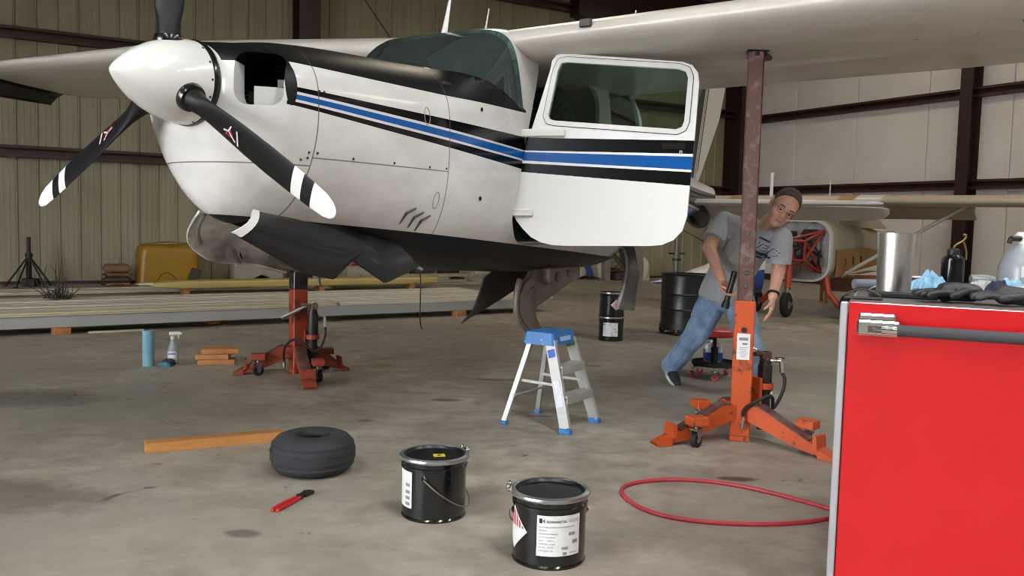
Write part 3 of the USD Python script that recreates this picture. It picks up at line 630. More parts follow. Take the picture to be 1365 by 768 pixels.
# x axis of the door in airplane axes: (sin DA, cos DA); its outer face looks forward
X = np.array([math.sin(DA), math.cos(DA), 0]); Zv = np.array([0, 0, 1.0]); Y = np.cross(Zv, X)
UsdGeom.Xformable(stage.GetPrimAtPath(door)).AddTransformOp().Set(Gf.Matrix4d(*X, 0, *Y, 0, *Zv, 0, hx, hy, 0, 1))
OUT = -1                                                  # outer face is on local -y
part(door, 'door_window', prism(win_uz.buffer(.008), .006, (0, .003, 0), (1, 0, 0), (0, 0, 1)), M_GLASS, 30)
part(door, 'window_frame', prism(win_uz.buffer(.03).difference(win_uz.buffer(.001)), .008, (0, OUT * T / 2 + .002, 0), (1, 0, 0), (0, 0, 1)), M_WHITE, 30)
part(door, 'window_seal', prism(win_uz.buffer(.034).difference(win_uz.buffer(.0305)), .006, (0, OUT * T / 2 + .003, 0), (1, 0, 0), (0, 0, 1)), M_SCREW, 30)
for (u0, z0, u1, z1) in ((-.045, 1.83, .26, 1.815), (-.085, 1.335, .07, 1.325)):
    part(door, 'door_hinge', [box((u1 - u0, .022, .050), ((u0 + u1) / 2, OUT * (T / 2 + .008), (z0 + z1) / 2), ch=.008), cyl((u0, OUT * T / 2, z0 - .045), (u0, OUT * T / 2, z0 + .045), .016)], M_WHITE, label='white hinge arm')
part(door, 'door_handle', [prism(rrect(.14, .035, .008), .008, (.92, OUT * (T / 2), 1.742), (1, 0, 0), (0, 0, 1)), box((.09, .014, .014), (.93, OUT * (T / 2 + .008), 1.742), ch=.004)], M_BLACKP)
part(door, 'door_lock', cyl((.963, OUT * T / 2, 1.708), (.963, OUT * (T / 2 + .006), 1.708), .011), M_STEEL)
part(door, 'door_lining', prism(door_poly.buffer(-.03).difference(win_uz.buffer(.02)), .012, (0, -OUT * T / 2 + .012, 0), (1, 0, 0), (0, 0, 1)), M_CABIN, 30)
# ================================================================ things on the floor
M_ORANGE = worn('worn_orange_paint', '#b94c1a', '#3f2c22', .32, 11, .5)
M_REDORANGE = worn('worn_red_orange_paint', '#8f3820', '#33231d', .36, 11, .5)
M_RUST = worn('rusty_steel', '#5d423b', '#7d6a63', .5, 14, .5, .35, .5)
M_DARKSTEEL = plain('dark_steel', '#2e2926', .45, metal=.4, var=.3, vscale=14)
M_RUBBER = plain('black_rubber', '#161617', .75, var=.25, vscale=20)
M_TYRE = plain('tyre_rubber', '#26272a', .82, var=.3, vscale=14, bump=.003, bscale=90)
M_CHROME = plain('chrome', '#d6d6d6', .14, metal=1.0)
M_ZINC = plain('zinc_ring', '#b4b8ba', .3, metal=.9, var=.1)
M_PAPER = plain('paper_label', '#d4d4d2', .55, var=.05, vscale=30)
M_INK = plain('label_ink', '#1c1c1e', .6)
M_GREYINK = plain('grey_label_print', '#7c7c7e', .6)
M_GREASE = plain('grey_hose_fitting', '#8f8c86', .35, metal=.8)

def caster(parent, p, r, rot, wheel_mat, fork_mat):
    p = np.asarray(p, float); d = np.array([math.cos(rot), math.sin(rot), 0]); n = np.array([-d[1], d[0], 0])
    w = part(parent, 'caster_wheel', cyl(p + [0, 0, r] - n * r * .35, p + [0, 0, r] + n * r * .35, r, seg=20), wheel_mat, 30)
    part(w, 'wheel_hub', cyl(p + [0, 0, r] - n * r * .42, p + [0, 0, r] + n * r * .42, r * .4, seg=12), fork_mat)
    fk = []
    for s in (-1, 1): fk.append(prism([(-.012, r * .9), (.012, r * .9), (.03, r * 2.5), (-.03, r * 2.5)], .004, p + n * (s * r * .5) + n * .002, d, (0, 0, 1)))
    fk.append(box((.075, r * 1.2, .006), p + [0, 0, r * 2.5], rz=math.degrees(rot), ch=.001)); fk.append(cyl(p + [0, 0, r * 2.5], p + [0, 0, r * 2.9], .012, seg=12))
    part(parent, 'caster_fork', fk, fork_mat)
def dirv(a): return np.array([math.cos(a), math.sin(a), 0])
def jack(label, base, rot, legs, paint, h_out, h_top, tube_mat, pump_dir, black_from=None, holes=True, handle=None, hose_left=True, pump_h=.44):
    """tripod wing jack: square outer post, inner tube, three sloping legs with toes and casters, hydraulic pump with hose. rot, legs, pump_dir are world angles"""
    t = thing('wing_jack', label, 'aircraft jack', base)
    dg = math.degrees(rot)
    post = man(box((.118, .118, h_out - .03), (0, 0, .03 + (h_out - .03) / 2), ch=.006)) - man(box((.10, .10, h_out), (0, 0, h_out / 2 + .05)))
    post = tri(post)
    part(t, 'post', move(post, rz=dg), paint, 25)
    part(t, 'locking_bolt', [cyl(dirv(rot - math.pi / 2) * .058 + [0, 0, h_out - .17], dirv(rot - math.pi / 2) * .068 + [0, 0, h_out - .17], .016, seg=12)], M_DARKSTEEL)
    L = h_top - .25
    tb = man(box((.092, .092, L), (0, 0, .25 + L / 2), ch=.008))
    if holes:
        for k in range(9):
            z = h_out + .085 + .066 * k * 1.0
            if k < 5: tb = tb - man(box((.022, .3, .026), (0, 0, z + .012 * k), ch=.004))
    part(t, 'inner_tube', move(tri(tb), rz=dg), tube_mat, 25)
    part(t, 'top_pad', [box((.13, .13, .014), (0, 0, h_top + .004), ch=.003), cyl((0, 0, h_top - .03), (0, 0, h_top), .05)], M_DARKSTEEL)
    part(t, 'base_foot', move(box((.116, .116, .03), (0, 0, .016), ch=.004), rz=dg), paint, 25)
    for i, (a, r_) in enumerate(legs):
        d, n = dirv(a), dirv(a + math.pi / 2)
        prof = Polygon([(.05, .215), (.05, .135), (r_ * .66, .03), (r_, .004), (r_, .016), (r_ * .74, .085), (.14, .225)])
        part(t, 'leg', prism(prof, .075, n * .0375 * 1 + np.zeros(3), d, (0, 0, 1)), paint, 25)
        part(t, 'leg_top_plate', prism(Polygon([(.09, .222), (.14, .226), (r_ * .74, .087), (r_ * .74, .093), (.14, .233), (.09, .229)]), .082, n * .041, d, (0, 0, 1)), M_RUST, 25)
        part(t, 'leg_toe', [prism(Polygon([(r_ * .84, .003), (r_ * 1.0, .003), (r_ * 1.0, .018), (r_ * .84, .055)]), .10, n * .05, d, (0, 0, 1)), prism(Polygon([(r_ * .80, .05), (r_ * .845, .04), (r_ * .83, .125), (r_ * .795, .125)]), .11, n * .055, d, (0, 0, 1))], paint, 25)
        c = d * (r_ * .62) + n * .095
        part(t, 'caster_bracket', box((.11, .09, .05), c + np.array([0, 0, .155]), ch=.004, rz=math.degrees(a)), paint, 25)
        caster(t, c, .043, a + .5, M_RUBBER, M_GREASE)
    pd = dirv(pump_dir); pc = pd * .185; pn = dirv(pump_dir + math.pi / 2)
    part(t, 'pump_bracket', [prism(rrect(.07, .26, .004), .02, pc * .62 + np.array([0, 0, .24]), pn, (0, 0, 1)), lathe([(.046, .30), (.054, .30), (.054, .335), (.046, .335)], 24, pc)], paint, 25)
    part(t, 'pump_cylinder', lathe([(.002, .05), (.037, .05), (.037, .30), (.043, .31), (.043, pump_h), (.036, pump_h + .01), (.036, pump_h + .03), (.002, pump_h + .03)], 28, pc), M_DARKSTEEL)
    hd = pn if hose_left else pn
    hdir = dirv(handle) if handle is not None else -pd
    head = part(t, 'pump_head', [cyl(pc + [0, 0, pump_h + .02], pc + [0, 0, pump_h + .085], .022), box((.075, .04, .05), pc + np.array([0, 0, pump_h + .06]), ch=.008, rz=math.degrees(math.atan2(hdir[1], hdir[0]))), cyl(pc + [0, 0, pump_h + .07] - hdir * .0, pc + [0, 0, pump_h + .075] + hdir * .09, .014)], M_RUST)
    return t, pc, pump_h, hdir
bL = at(985, 586)
def ang(p, b): d = np.asarray(p) - b; return math.atan2(d[1], d[0]), float(np.hypot(d[0], d[1]))
aL1, aL2 = ang(at(872, 594), bL), ang(at(1096, 611), bL)
JL, pc, ph, hd = jack('orange wing jack with a long rusty extension tube, in front of the man', bL, math.radians(-14), [aL1, (aL2[0], .62), (math.radians(105), .52)], M_ORANGE, .84, 2.29, M_RUST, math.radians(28))
part(JL, 'handle_ring', tube(np.array([pc + np.array([-.082, -.03, ph + .085]) + .020 * np.array([math.cos(k), 0, math.sin(k)]) for k in np.linspace(0, 2 * np.pi, 21)]), .006), M_CHROME)
part(JL, 'handle_socket', tube([pc + np.array([-.065, -.03, ph + .085]), pc + np.array([-.03, -.02, ph + .075])], .015), M_RUST)
fit0 = pc + np.array([.09, -.02, ph + .03])
part(JL, 'hose_fitting', [tube([pc + np.array([.03, 0, ph + .03]), fit0], .011), tube([fit0, fit0 + np.array([0.005, 0, -.07])], .012), box((.06, .012, .012), fit0 + np.array([-.01, 0, .02]), ch=.003)], M_CHROME)
hb = np.array([-.005, -.075, .10])
part(JL, 'hydraulic_hose', tube(spline([fit0 + np.array([.005, 0, -.07]), fit0 + np.array([.012, -.03, -.16]), fit0 + np.array([-.06, -.08, -.27]), np.array([.12, -.16, .30]), np.array([.04, -.13, .25]), hb + np.array([.003, -.015, .10]), hb + np.array([0, -.012, .05])], 50), .0105, 10), M_RUBBER)
part(JL, 'hose_end', [tube([hb + np.array([0, -.012, .06]), hb + np.array([0, -.012, -.005])], .014), cyl(hb + np.array([0, .0, 0]), hb + np.array([0, -.022, 0]), .015), box((.028, .018, .02), hb + np.array([0, -.012, .01]), ch=.003)], M_CHROME)
lab = part(JL, 'paper_label', move(prism(rrect(.075, .155, .002), .001, (0, -.0595, .57), (1, 0, 0), (0, 0, 1)), rz=-14), M_PAPER, label='worn white label on the orange post')
blk = [prism(rrect(.052, .018, .001), .0012, (0.0, -.0597, .615), (1, 0, 0), (0, 0, 1)), prism(rrect(.03, .012, .001), .0012, (.008, -.0597, .587), (1, 0, 0), (0, 0, 1))]
part(lab, 'label_print', [move(b_, rz=-14) for b_ in blk] + [move(prism(rrect(.05 - .01 * (k % 3), .003, .0005), .0012, (0, -.0597, .565 - .011 * k), (1, 0, 0), (0, 0, 1)), rz=-14) for k in range(6)], M_GREYINK)
bR = at(397, 497)
JR, pc, ph, hd = jack('red-orange wing jack with a black top, under the airplane nose', bR, math.radians(35), [ang(at(311, 499), bR), ang(at(414, 519), bR), ang(at(464, 493), bR)], M_REDORANGE, .69, 2.28, M_BLACKP, math.radians(-38), handle=math.radians(190), pump_h=.50)
hp = pc + np.array([0, 0, ph + .085])
part(JR, 'pump_handle', [tube([hp + np.array([.02, 0, .015]), hp + np.array([-.24, -.02, -.12])], .013), tube([hp + np.array([-.10, -.008, -.048]), hp + np.array([-.245, -.02, -.122])], .016)], M_GREASE)
fit0 = pc + np.array([.10, -.02, ph - .02])
part(JR, 'hose_fitting', [tube([pc + np.array([.03, 0, ph - .01]), fit0], .010), tube([fit0, fit0 + np.array([0, 0, -.08])], .011)], M_CHROME)
part(JR, 'hydraulic_hose', tube(spline([fit0 + np.array([0, 0, -.08]), fit0 + np.array([.0, -.02, -.18]), fit0 + np.array([-.06, -.05, -.27]), np.array([.06, -.22, .30]), np.array([-.06, -.16, .24]), np.array([-.085, -.12, .16]), np.array([-.085, -.10, .09])], 50), .0095, 10), M_RUBBER)
part(JR, 'post_top', move(tri(man(box((.118, .118, .14), (0, 0, .762), ch=.006)) - man(box((.096, .096, .3), (0, 0, .76)))), rz=35), M_BLACKP, 25, label='black painted top of the post')
part(JR, 'hose_end', tube([np.array([-.085, -.10, .13]), np.array([-.085, -.10, .06])], .013), M_GREASE)

# ---- black steel pails
M_PAIL = plain('black_pail_enamel', '#0d0e10', .16, coat=.5)
M_LIDB = plain('black_lid', '#0e0f11', .34, var=.2)
def wrap(w, h, r, a0, z0, t=.0006, n=24):
    """a label bent round a cylinder of radius r, centred at angle a0 and height z0"""
    a = a0 + np.linspace(-w / 2 / r, w / 2 / r, n); rows = []
    for z in (z0 - h / 2, z0 + h / 2): rows.append(np.stack([np.cos(a) * (r + t), np.sin(a) * (r + t), np.full(n, z)], 1))
    inn = [np.stack([np.cos(a) * (r - .0005), np.sin(a) * (r - .0005), np.full(n, z)], 1) for z in (z0 - h / 2, z0 + h / 2)]
    return rings([np.vstack([inn[0], rows[0][::-1]]), np.vstack([inn[1], rows[1][::-1]])])
def wrapmesh(m, r, a0, z0):
    """bends a flat mesh (x right, y up, z out) round a cylinder"""
    m = m.copy(); v = m.vertices
    if len(v) < 20000: m = m.subdivide_to_size(.012) if max(np.ptp(v[:, 0]), 0) > .02 else m
    v = m.vertices; a = a0 + v[:, 0] / r; rr = r + v[:, 2]
    m.vertices = np.stack([rr * np.cos(a), rr * np.sin(a), z0 + v[:, 1]], 1); return m
M_REDP = plain('red_print', '#b42838', .5)
def pail(label, loc, scale=1.0, clamp=math.radians(180), label_a=None, bail=None, bail_drop=True, diamond=None, sticker=False, plain_label=None, lid=True, dsize=1.0, name='steel_pail', rotz=0, group=None):
    t = thing(name, label, 'pail', loc, rotz, group)
    R, H = .142, .262
    prof = [(.002, .004), (R - .012, .004), (R - .004, .0), (R - .002, .008), (R - .006, .014), (R - .005, H - .05), (R + .001, H - .047), (R + .001, H - .037), (R - .004, H - .033), (R - .002, H - .012), (R - .014, H - .012)]
    part(t, 'body', lathe(prof, 56), M_PAIL, 30)
    part(t, 'lid', lathe([(.002, H - .011), (R - .026, H - .011), (R - .020, H - .008), (R - .014, H + .002), (R - .004, H + .003), (R - .002, H - .010), (R - .012, H - .012)], 56), M_LIDB, 30)
    part(t, 'lid_ring', lathe([(R - .006, H - .014), (R + .006, H - .013), (R + .0095, H - .006), (R + .008, H + .002), (R - .004, H + .0065), (R - .010, H + .004)], 56), M_ZINC, 30)
    d, n = dirv(clamp), dirv(clamp + math.pi / 2)
    part(t, 'ring_clamp', [box((.018, .06, .014), d * (R + .014) + np.array([0, 0, H - .004]), ch=.003, rz=math.degrees(clamp)), cyl(d * (R + .016) - n * .02 + [0, 0, H - .014], d * (R + .016) - n * .02 + [0, 0, H + .014], .006), cyl(d * (R + .016) + n * .02 + [0, 0, H - .014], d * (R + .016) + n * .02 + [0, 0, H + .014], .006)], M_CHROME)
    if bail is not None:
        b = dirv(bail); bn = dirv(bail + math.pi / 2); z0 = H - .075
        for s in (-1, 1):
            part(t, 'handle_ear', [move(lathe([(.002, 0), (.014, 0), (.014, .006), (.006, .012), (.002, .012)], 16), b * s * (R - .008) + np.array([0, 0, z0]), ry=90, rz=math.degrees(bail) + (0 if s > 0 else 180))], M_PAIL)
        pts = []
        for k in np.linspace(0, math.pi, 30):
            q = b * (R + .010) * math.cos(k) + bn * (R + .012) * math.sin(k)
            pts.append(q + np.array([0, 0, z0 - .135 * math.sin(k)]))
        part(t, 'wire_handle', tube(pts, .0028, 8), M_GREASE)
    if label_a is not None:
        lb = part(t, 'paper_label', wrap(.172, .150, R - .005, label_a, .128, .0008), M_PAPER, 30, label='white shipping label')
        rr = R - .0040
        def put(m): return wrapmesh(m, rr, label_a, .128)
        ink = [put(text('KENNAMETAL', .0082, (-.051, .0495, 0), (1, 0, 0), (0, 1, 0), .0004, True)),
               put(prism([(-.078, .047), (-.066, .047), (-.066, .0645), (-.078, .0645)], .0004)), put(prism([(-.065, .0555), (-.055, .0645), (-.058, .0555), (-.055, .047)], .0004))]
        part(lb, 'label_print', ink, M_INK, False, label='maker name and emblem')
        gi = []
        rows = ['CUST NAME: INTERNATIONAL HARDFACING', 'MATERIAL', 'KENNAMETAL POWDER', 'LOT: 12-01-09078', 'MESH       -325/10', 'PRODUCED   45.200', 'NET WT.    50.000', 'CONTAINER  75B']
        for k, tx in enumerate(rows): gi.append(put(text(tx, .0046, (-.080, .031 - .0125 * k, 0), (1, 0, 0), (0, 1, 0), .0004)))
        gi.append(put(text('TEXT SIZE UN-2000', .0033, (.034, .056, 0), (1, 0, 0), (0, 1, 0), .0004))); gi.append(put(text('STERLING LATROBE', .0033, (.036, .049, 0), (1, 0, 0), (0, 1, 0), .0004)))
        for (x0, y0, w_, h_) in ((.036, .006, .028, .012), (.052, -.024, .024, .013), (.008, -.046, .026, .010), (.012, -.066, .017, .012)):
            for k in range(9): gi.append(put(prism(affinity.translate(rrect(w_ / 18 * (1 + (k * 5) % 3 * .35), h_, .0002, 1), x0 + w_ * k / 9, y0), .0004)))
        gi.append(put(text('MADE IN USA', .004, (.040, -.066, 0), (1, 0, 0), (0, 1, 0), .0004)))
        part(lb, 'label_print', gi, M_GREYINK, False)
    if diamond is not None:
        rr = R - .0048; dm = affinity.scale(Polygon([(0, -.082), (.082, 0), (0, .082), (-.082, 0)]), dsize, dsize, origin=(0, 0))
        db = part(t, 'hazard_label', wrapmesh(prism(dm, .0006), rr, diamond, .130), M_PAPER, False, label='red and white striped diamond')
        st = [wrapmesh(prism(affinity.translate(rrect(.0085, .3, .001), -.072 + .0165 * k, .13 + .028 - (dsize < 1) * .1).intersection(dm.buffer(-.004)), .0006), rr + .0006, diamond, .130) for k in range(9) if not affinity.translate(rrect(.0085, .3, .001), -.072 + .0165 * k, .158 - (dsize < 1) * .1).intersection(dm.buffer(-.004)).is_empty]
        part(db, 'stripe', st, M_REDP, False)
    if plain_label is not None:
        pl = part(t, 'paper_label', wrap(.12, .155, R - .005, plain_label, .130, .0008), M_PAPER, 30, label='white label on the left side')
        part(pl, 'label_print', [wrapmesh(prism(affinity.translate(rrect(.03, .014, .001), .035, y_), .0004), R - .004, plain_label, .130) for y_ in (.02, -.01, -.035, -.06)], M_GREYINK, False)
    if sticker:
        sk = part(t, 'yellow_sticker', move(prism(rrect(.05, .042, .003), .0012, (.02, .005, H - .0105)), rz=12), plain('yellow_sticker', '#c9b616', .5), False, label='yellow square sticker on the lid')
        part(sk, 'sticker_print', move(prism(Polygon([(-.012, -.010), (.012, -.010), (0, .012)]), .0006, (.02, .005, H - .0092)), rz=12), M_INK, False)
    return t
p1, p2 = at(578, 684), at(731, 742)
pail('black steel pail with a yellow sticker on its lid', p1, clamp=math.radians(38), bail=math.radians(-102), plain_label=math.radians(207), sticker=True)
pail('black steel pail with a white shipping label, nearest the camera', p2, clamp=math.radians(172), label_a=math.radians(-76), bail=math.radians(8), diamond=math.radians(-163))
# the second handle hangs at the back of the near pail; two more pails stacked far off
p3 = at(814, 453)
pail('black pail with a white label, lower of the stacked pair', p3, clamp=math.radians(60), label_a=math.radians(-100), name='steel_pail')
pail('black pail with a striped diamond label, on top of another pail', p3 + np.array([0, 0, .272]), clamp=math.radians(60), diamond=math.radians(-76), dsize=.72, name='steel_pail')

# ---- tyre, board, pliers, red hose
tc = at(417, 627)
prof = [(.072, .014), (.10, .004), (.14, .002), (.175, .012), (.196, .035), (.206, .065), (.209, .095), (.206, .125), (.196, .155), (.174, .178), (.140, .190), (.100, .189), (.082, .181), (.074, .168), (.072, .09)]
t = thing('tyre', 'used black aircraft tyre lying flat on the concrete', 'tyre', tc)
part(t, 'carcass', lathe(prof + [prof[0]], 72), M_TYRE, 40)
part(t, 'tread_rib', [lathe([(r_ - .003, z - .007), (r_ + .0022, z - .006), (r_ + .0022, z + .006), (r_ - .003, z + .007)], 72) for r_, z in ((.200, .048), (.2075, .078), (.2075, .112), (.200, .142))], M_TYRE, 40)
part(t, 'bead_ring', lathe([(.066, .160), (.080, .168), (.084, .183), (.076, .185), (.067, .175)], 60), M_RUBBER, 40)
M_WOOD = None
def wood(name, a, b, axis=(1, 8, 8), scale=3.0):
    g = Graph(); o = g.obj(); n = g.noise(g.scaled(o, axis), scale, 6, .6, .4); w = g.noise(g.scaled(o, tuple(4 * x for x in axis)), scale * 2, 4, .6)
    c = g.mult(g.mix(g.rng(n, .3, .7), C(a), C(b)), g.mix(g.rng(w, .35, .7), (1, 1, 1), (.8, .76, .7)))
    return g.done(name, base_color=c, roughness=.62, normal=g.bump(w, .002, .4))
M_PINE = wood('pine_lumber', '#c38a4a', '#a9713a')
M_PINE2 = wood('pine_offcut', '#b98046', '#8f5c30', (1.5, 9, 9), 5)
A, B = at(194, 605), at(380, 588)
d = B - A; L = np.linalg.norm(d); mid_ = (A + B) / 2; rz_ = math.degrees(math.atan2(d[1], d[0]))
single('pine_board', box((L, .089, .052), (0, .0445, .026), ch=.002), M_PINE, 'length of yellow pine lumber lying beside the tyre', 'lumber', mid_, rz_, smooth=False)
# pliers
A, B = at(366, 683), at(413, 658); d = B - A; L = np.linalg.norm(d)
t = thing('pliers', 'red-handled pliers lying on the concrete', 'pliers', (A + B) / 2, math.degrees(math.atan2(d[1], d[0])))
for s in (-1, 1):
    part(t, 'handle', tube(spline([(-L / 2, s * .012, .010), (-L * .25, s * .0125, .011), (L * .05, s * .011, .011), (L * .18, s * .007, .011)], 16), np.interp(np.linspace(0, 1, 16), [0, .2, 1], [.0085, .0095, .0075]), 10), plain('red_plastic', '#a81c1a', .4))
part(t, 'jaw', [box((L * .24, .022, .014), (L * .26, .004, .011), ch=.005), move(lathe([(.002, -.009), (.016, -.009), (.016, .009), (.002, .009)], 20), (L * .20, 0, .011)), prism(Polygon([(L * .30, -.014), (L * .5, -.020), (L * .52, .004), (L * .46, .022), (L * .30, .014)]).buffer(.003), .012, (0, 0, .004))], M_DARKSTEEL)
pts = [at(1120, 690), at(1060, 700), at(960, 700), at(880, 689), at(836, 668), at(831, 652), at(870, 643), at(950, 645), at(1030, 660), at(1110, 682), at(1180, 700)]
pts = [p + np.array([0, 0, .009]) for p in pts]
hc = np.mean(pts, axis=0); hc[2] = 0
single('air_hose', tube(spline([p - hc for p in pts], 120), .0095, 10), plain('red_hose_rubber', '#a8303a', .5, var=.1), 'red air hose looped on the floor beside the tool cabinet', 'hose', hc)

# ---- step ladder
F1, F2, B1, B2 = at(756, 579), at(790, 563), at(675, 566), at(714, 550)
cen = (F1 + F2 + B1 + B2) / 4
ex = ((F1 + F2) - (B1 + B2)); ex /= np.linalg.norm(ex); ey = np.array([-ex[1], ex[0], 0])
t = thing('step_ladder', 'small aluminium step ladder with a blue top', 'ladder', cen, math.degrees(math.atan2(ex[1], ex[0])))
def lc(p): q = p - cen; return np.array([q @ ex, q @ ey, q[2]])
f1, f2, b1, b2 = map(lc, (F1, F2, B1, B2))
hw_f, hw_b = abs(f1[1] - f2[1]) / 2, abs(b1[1] - b2[1]) / 2; xf, xb = (f1[0] + f2[0]) / 2, (b1[0] + b2[0]) / 2
hw_f = max(hw_f, .17); HT = .592; xt = .02 + .10 * 0
xcap = -.02; cw = .122
M_LADDER = plain('ladder_aluminium', '#a9a9a6', .42, metal=.35, var=.12, vscale=12)
M_LBLUE = worn('ladder_blue_plastic', '#2c6fae', '#c9d6e0', .12, 26, .45)
def railbar(a, b, w, th):
    a, b = np.asarray(a, float), np.asarray(b, float); d_ = b - a; L_ = np.linalg.norm(d_); d_ /= L_
    n_ = np.array([0, 1.0, 0]); u_ = np.cross(n_, d_); m = prism(Polygon([(-w/2, -th/2), (w/2, -th/2), (w/2, th/2), (w/2 - .003, th/2), (w/2 - .003, -th/2 + .003), (-w/2 + .003, -th/2 + .003), (-w/2 + .003, th/2), (-w/2, th/2)]), L_)
    T = np.eye(4); T[:3, 0], T[:3, 1], T[:3, 2], T[:3, 3] = u_, np.cross(d_, u_), d_, a; m.apply_transform(T); return m
for s in (-1, 1):
    a, b = np.array([xf, s * hw_f, .03]), np.array([xcap + .075, s * cw, HT - .05])
    rl = part(t, 'front_rail', railbar(a, b, .068, .026), M_LADDER, 25)
    part(t, 'rail_foot', box((.078, .036, .032), (xf, s * hw_f, .016), ch=.004), M_LBLUE, 25)
    if s < 0:
        m_ = a + (b - a) * .86; dn = (b - a) / np.linalg.norm(b - a); un = np.cross([0, 1, 0], dn)
        part(rl, 'sticker', prism(rrect(.05, .05, .003), .001, m_ + np.array([0, -.0145, 0]), un, dn), plain('blue_sticker', '#2a4fa8', .5))
        m_ = a + (b - a) * .40
        part(rl, 'instruction_label', prism(rrect(.042, .16, .002), .001, m_ + np.array([0, -.0145, 0]), un, dn), plain('pale_sticker', '#c4ccd2', .5))
    else:
        m_ = a + (b - a) * .93; dn = (b - a) / np.linalg.norm(b - a); un = np.cross([0, 1, 0], dn)
        part(rl, 'sticker', prism(rrect(.062, .035, .003), .001, m_ + np.array([0, -.014, 0]), un, dn), plain('green_sticker', '#2f8a3c', .5), label='green sticker')
    a, b = np.array([xb, s * hw_b, .02]), np.array([xcap - .075, s * (cw - .02), HT - .05])
    part(t, 'rear_rail', railbar(a, b, .032, .022), M_LADDER, 25)
    part(t, 'rail_foot', box((.045, .034, .026), (xb, s * hw_b, .013), ch=.004), M_LBLUE, 25)
    z = .285; pa = np.array([xb, s * hw_b, .02]) + (np.array([xcap - .075, s * (cw - .02), HT - .05]) - np.array([xb, s * hw_b, .02])) * .50
    pb = np.array([xf, s * hw_f, .03]) + (np.array([xcap + .075, s * cw, HT - .05]) - np.array([xf, s * hw_f, .03])) * .48
    part(t, 'spreader_bar', box((np.linalg.norm(pb - pa), .006, .018), (0, 0, 0), ch=.001, ry=math.degrees(math.atan2(pa[2] - pb[2], pb[0] - pa[0]))).apply_translation((pa + pb) / 2 + np.array([0, -s * .018, 0])), M_LADDER, 25)
for k in (.32, .66):
    x = xf + (xcap + .075 - xf) * k; z = .03 + (HT - .08) * k; hw = hw_f + (cw - hw_f) * k
    part(t, 'step', [box((.085, 2 * hw, .008), (x + .004, 0, z + .022), ch=.001), box((.006, 2 * hw, .045), (x + .044, 0, z), ch=.001), box((.006, 2 * hw, .03), (x - .036, 0, z + .008), ch=.001)] + [box((.004, 2 * hw, .004), (x - .03 + .018 * j, 0, z + .028)) for j in range(5)], M_LADDER, 25)
part(t, 'rear_brace', tube([(xb * .62 - .02, -hw_b * .95, .19), (xb * .62 - .02, hw_b * .95, .19)], .008), M_LADDER)
cap = rrect(.27, .33, .02); cp = man(prism(cap, .075, (xcap, 0, HT - .075))) - man(prism(rrect(.25, .31, .015), .06, (xcap, 0, HT - .08)))
top = trimesh.convex.convex_hull(np.vstack([np.c_[np.array(rrect(.225, .305, .02).exterior.coords) + [xcap, 0], np.full(len(rrect(.225, .305, .02).exterior.coords), HT - .075)], np.c_[np.array(rrect(.20, .28, .02).exterior.coords) + [xcap, 0], np.full(len(rrect(.20, .28, .02).exterior.coords), HT)]]))
ct = part(t, 'top_cap', top, M_LBLUE, 30, label='blue plastic top with white speckles')
part(ct, 'name_plate', prism(rrect(.13, .028, .004), .004, (xcap + .1095, 0, HT - .040), (0, 1, 0), (-.17, 0, .985)), plain('pale_blue_plate', '#8fb6dc', .5))
part(ct, 'name_lettering', text('WERNER', .015, (xcap + .1135, -.048, HT - .048), (0, 1, 0), (-.17, 0, .985), .001, True), plain('ladder_letter', '#1f5f9c', .5), False)

# ---- roll of blue towels, spray bottle, glove, offcuts
M_TEAL = plain('blue_paper_towel', '#6a98a4', .85, var=.08, vscale=12, bump=.002, bscale=120)
t = thing('paper_towel_roll', 'standing roll of light blue paper towels', 'paper towel roll', at(198, 488))
part(t, 'paper', lathe([(.018, .001), (.046, .0), (.0475, .004), (.0475, .294), (.046, .298), (.018, .297)], 36), M_TEAL, 30)
part(t, 'cardboard_core', lathe([(.016, .002), (.018, .002), (.018, .296), (.016, .296)], 24), plain('cardboard', '#8a6d4b', .8))
sb = at(230, 485)
t = thing('spray_bottle', 'clear spray bottle with a white trigger head', 'spray bottle', sb, 25)
M_CLEARP = plain('cloudy_plastic', '#a9b2b4', .25, var=.1, transmission_weight=.35)
part(t, 'bottle', lathe([(.002, .0), (.040, .0), (.046, .006), (.046, .13), (.040, .155), (.022, .19), (.015, .205), (.015, .215), (.002, .215)], 28), M_CLEARP, 40)
part(t, 'trigger_head', [lathe([(.002, .21), (.018, .21), (.018, .235), (.012, .24), (.002, .24)], 20), box((.095, .026, .032), (.018, 0, .258), ch=.008), tube(spline([(.045, 0, .25), (.05, 0, .235), (.046, 0, .215)], 8), .006), cyl((.062, 0, .258), (.075, 0, .258), .009)], plain('white_plastic', '#d2d2cf', .4), 30)
part(t, 'label', wrap(.09, .075, .046, math.radians(-100), .075), plain('bottle_label', '#c9cdd3', .5))
part(t, 'label', wrap(.06, .012, .0465, math.radians(-100), .09), plain('bottle_label_blue', '#5c6f94', .5))
gl = at(222, 488)
def lump(seed, sx, sy, sz, n=3, amp=.35):
    m = trimesh.creation.icosphere(4, 1.0); v = m.vertices
    nn = meshkit.fbm(v * 1.7 + seed * 7.3, 4, seed); v = v * (1 + amp * (nn - .5)[:, None] * 2); v[:, 2] = np.maximum(v[:, 2], -.55)
    v = v * [sx, sy, sz]; v[:, 2] -= v[:, 2].min(); m.vertices = v; return m
t = thing('work_gloves', 'crumpled dark and teal work gloves by the spray bottle', 'gloves', gl)
part(t, 'glove', move(lump(4, .055, .045, .038), (.012, .02, .004)), plain('dark_navy_fabric', '#1d2532', .85), 60)
part(t, 'glove', move(lump(9, .05, .035, .025), (.0, -.03, 0)), plain('teal_fabric', '#3d6f7c', .85), 60)
wb_ = at(289, 485)
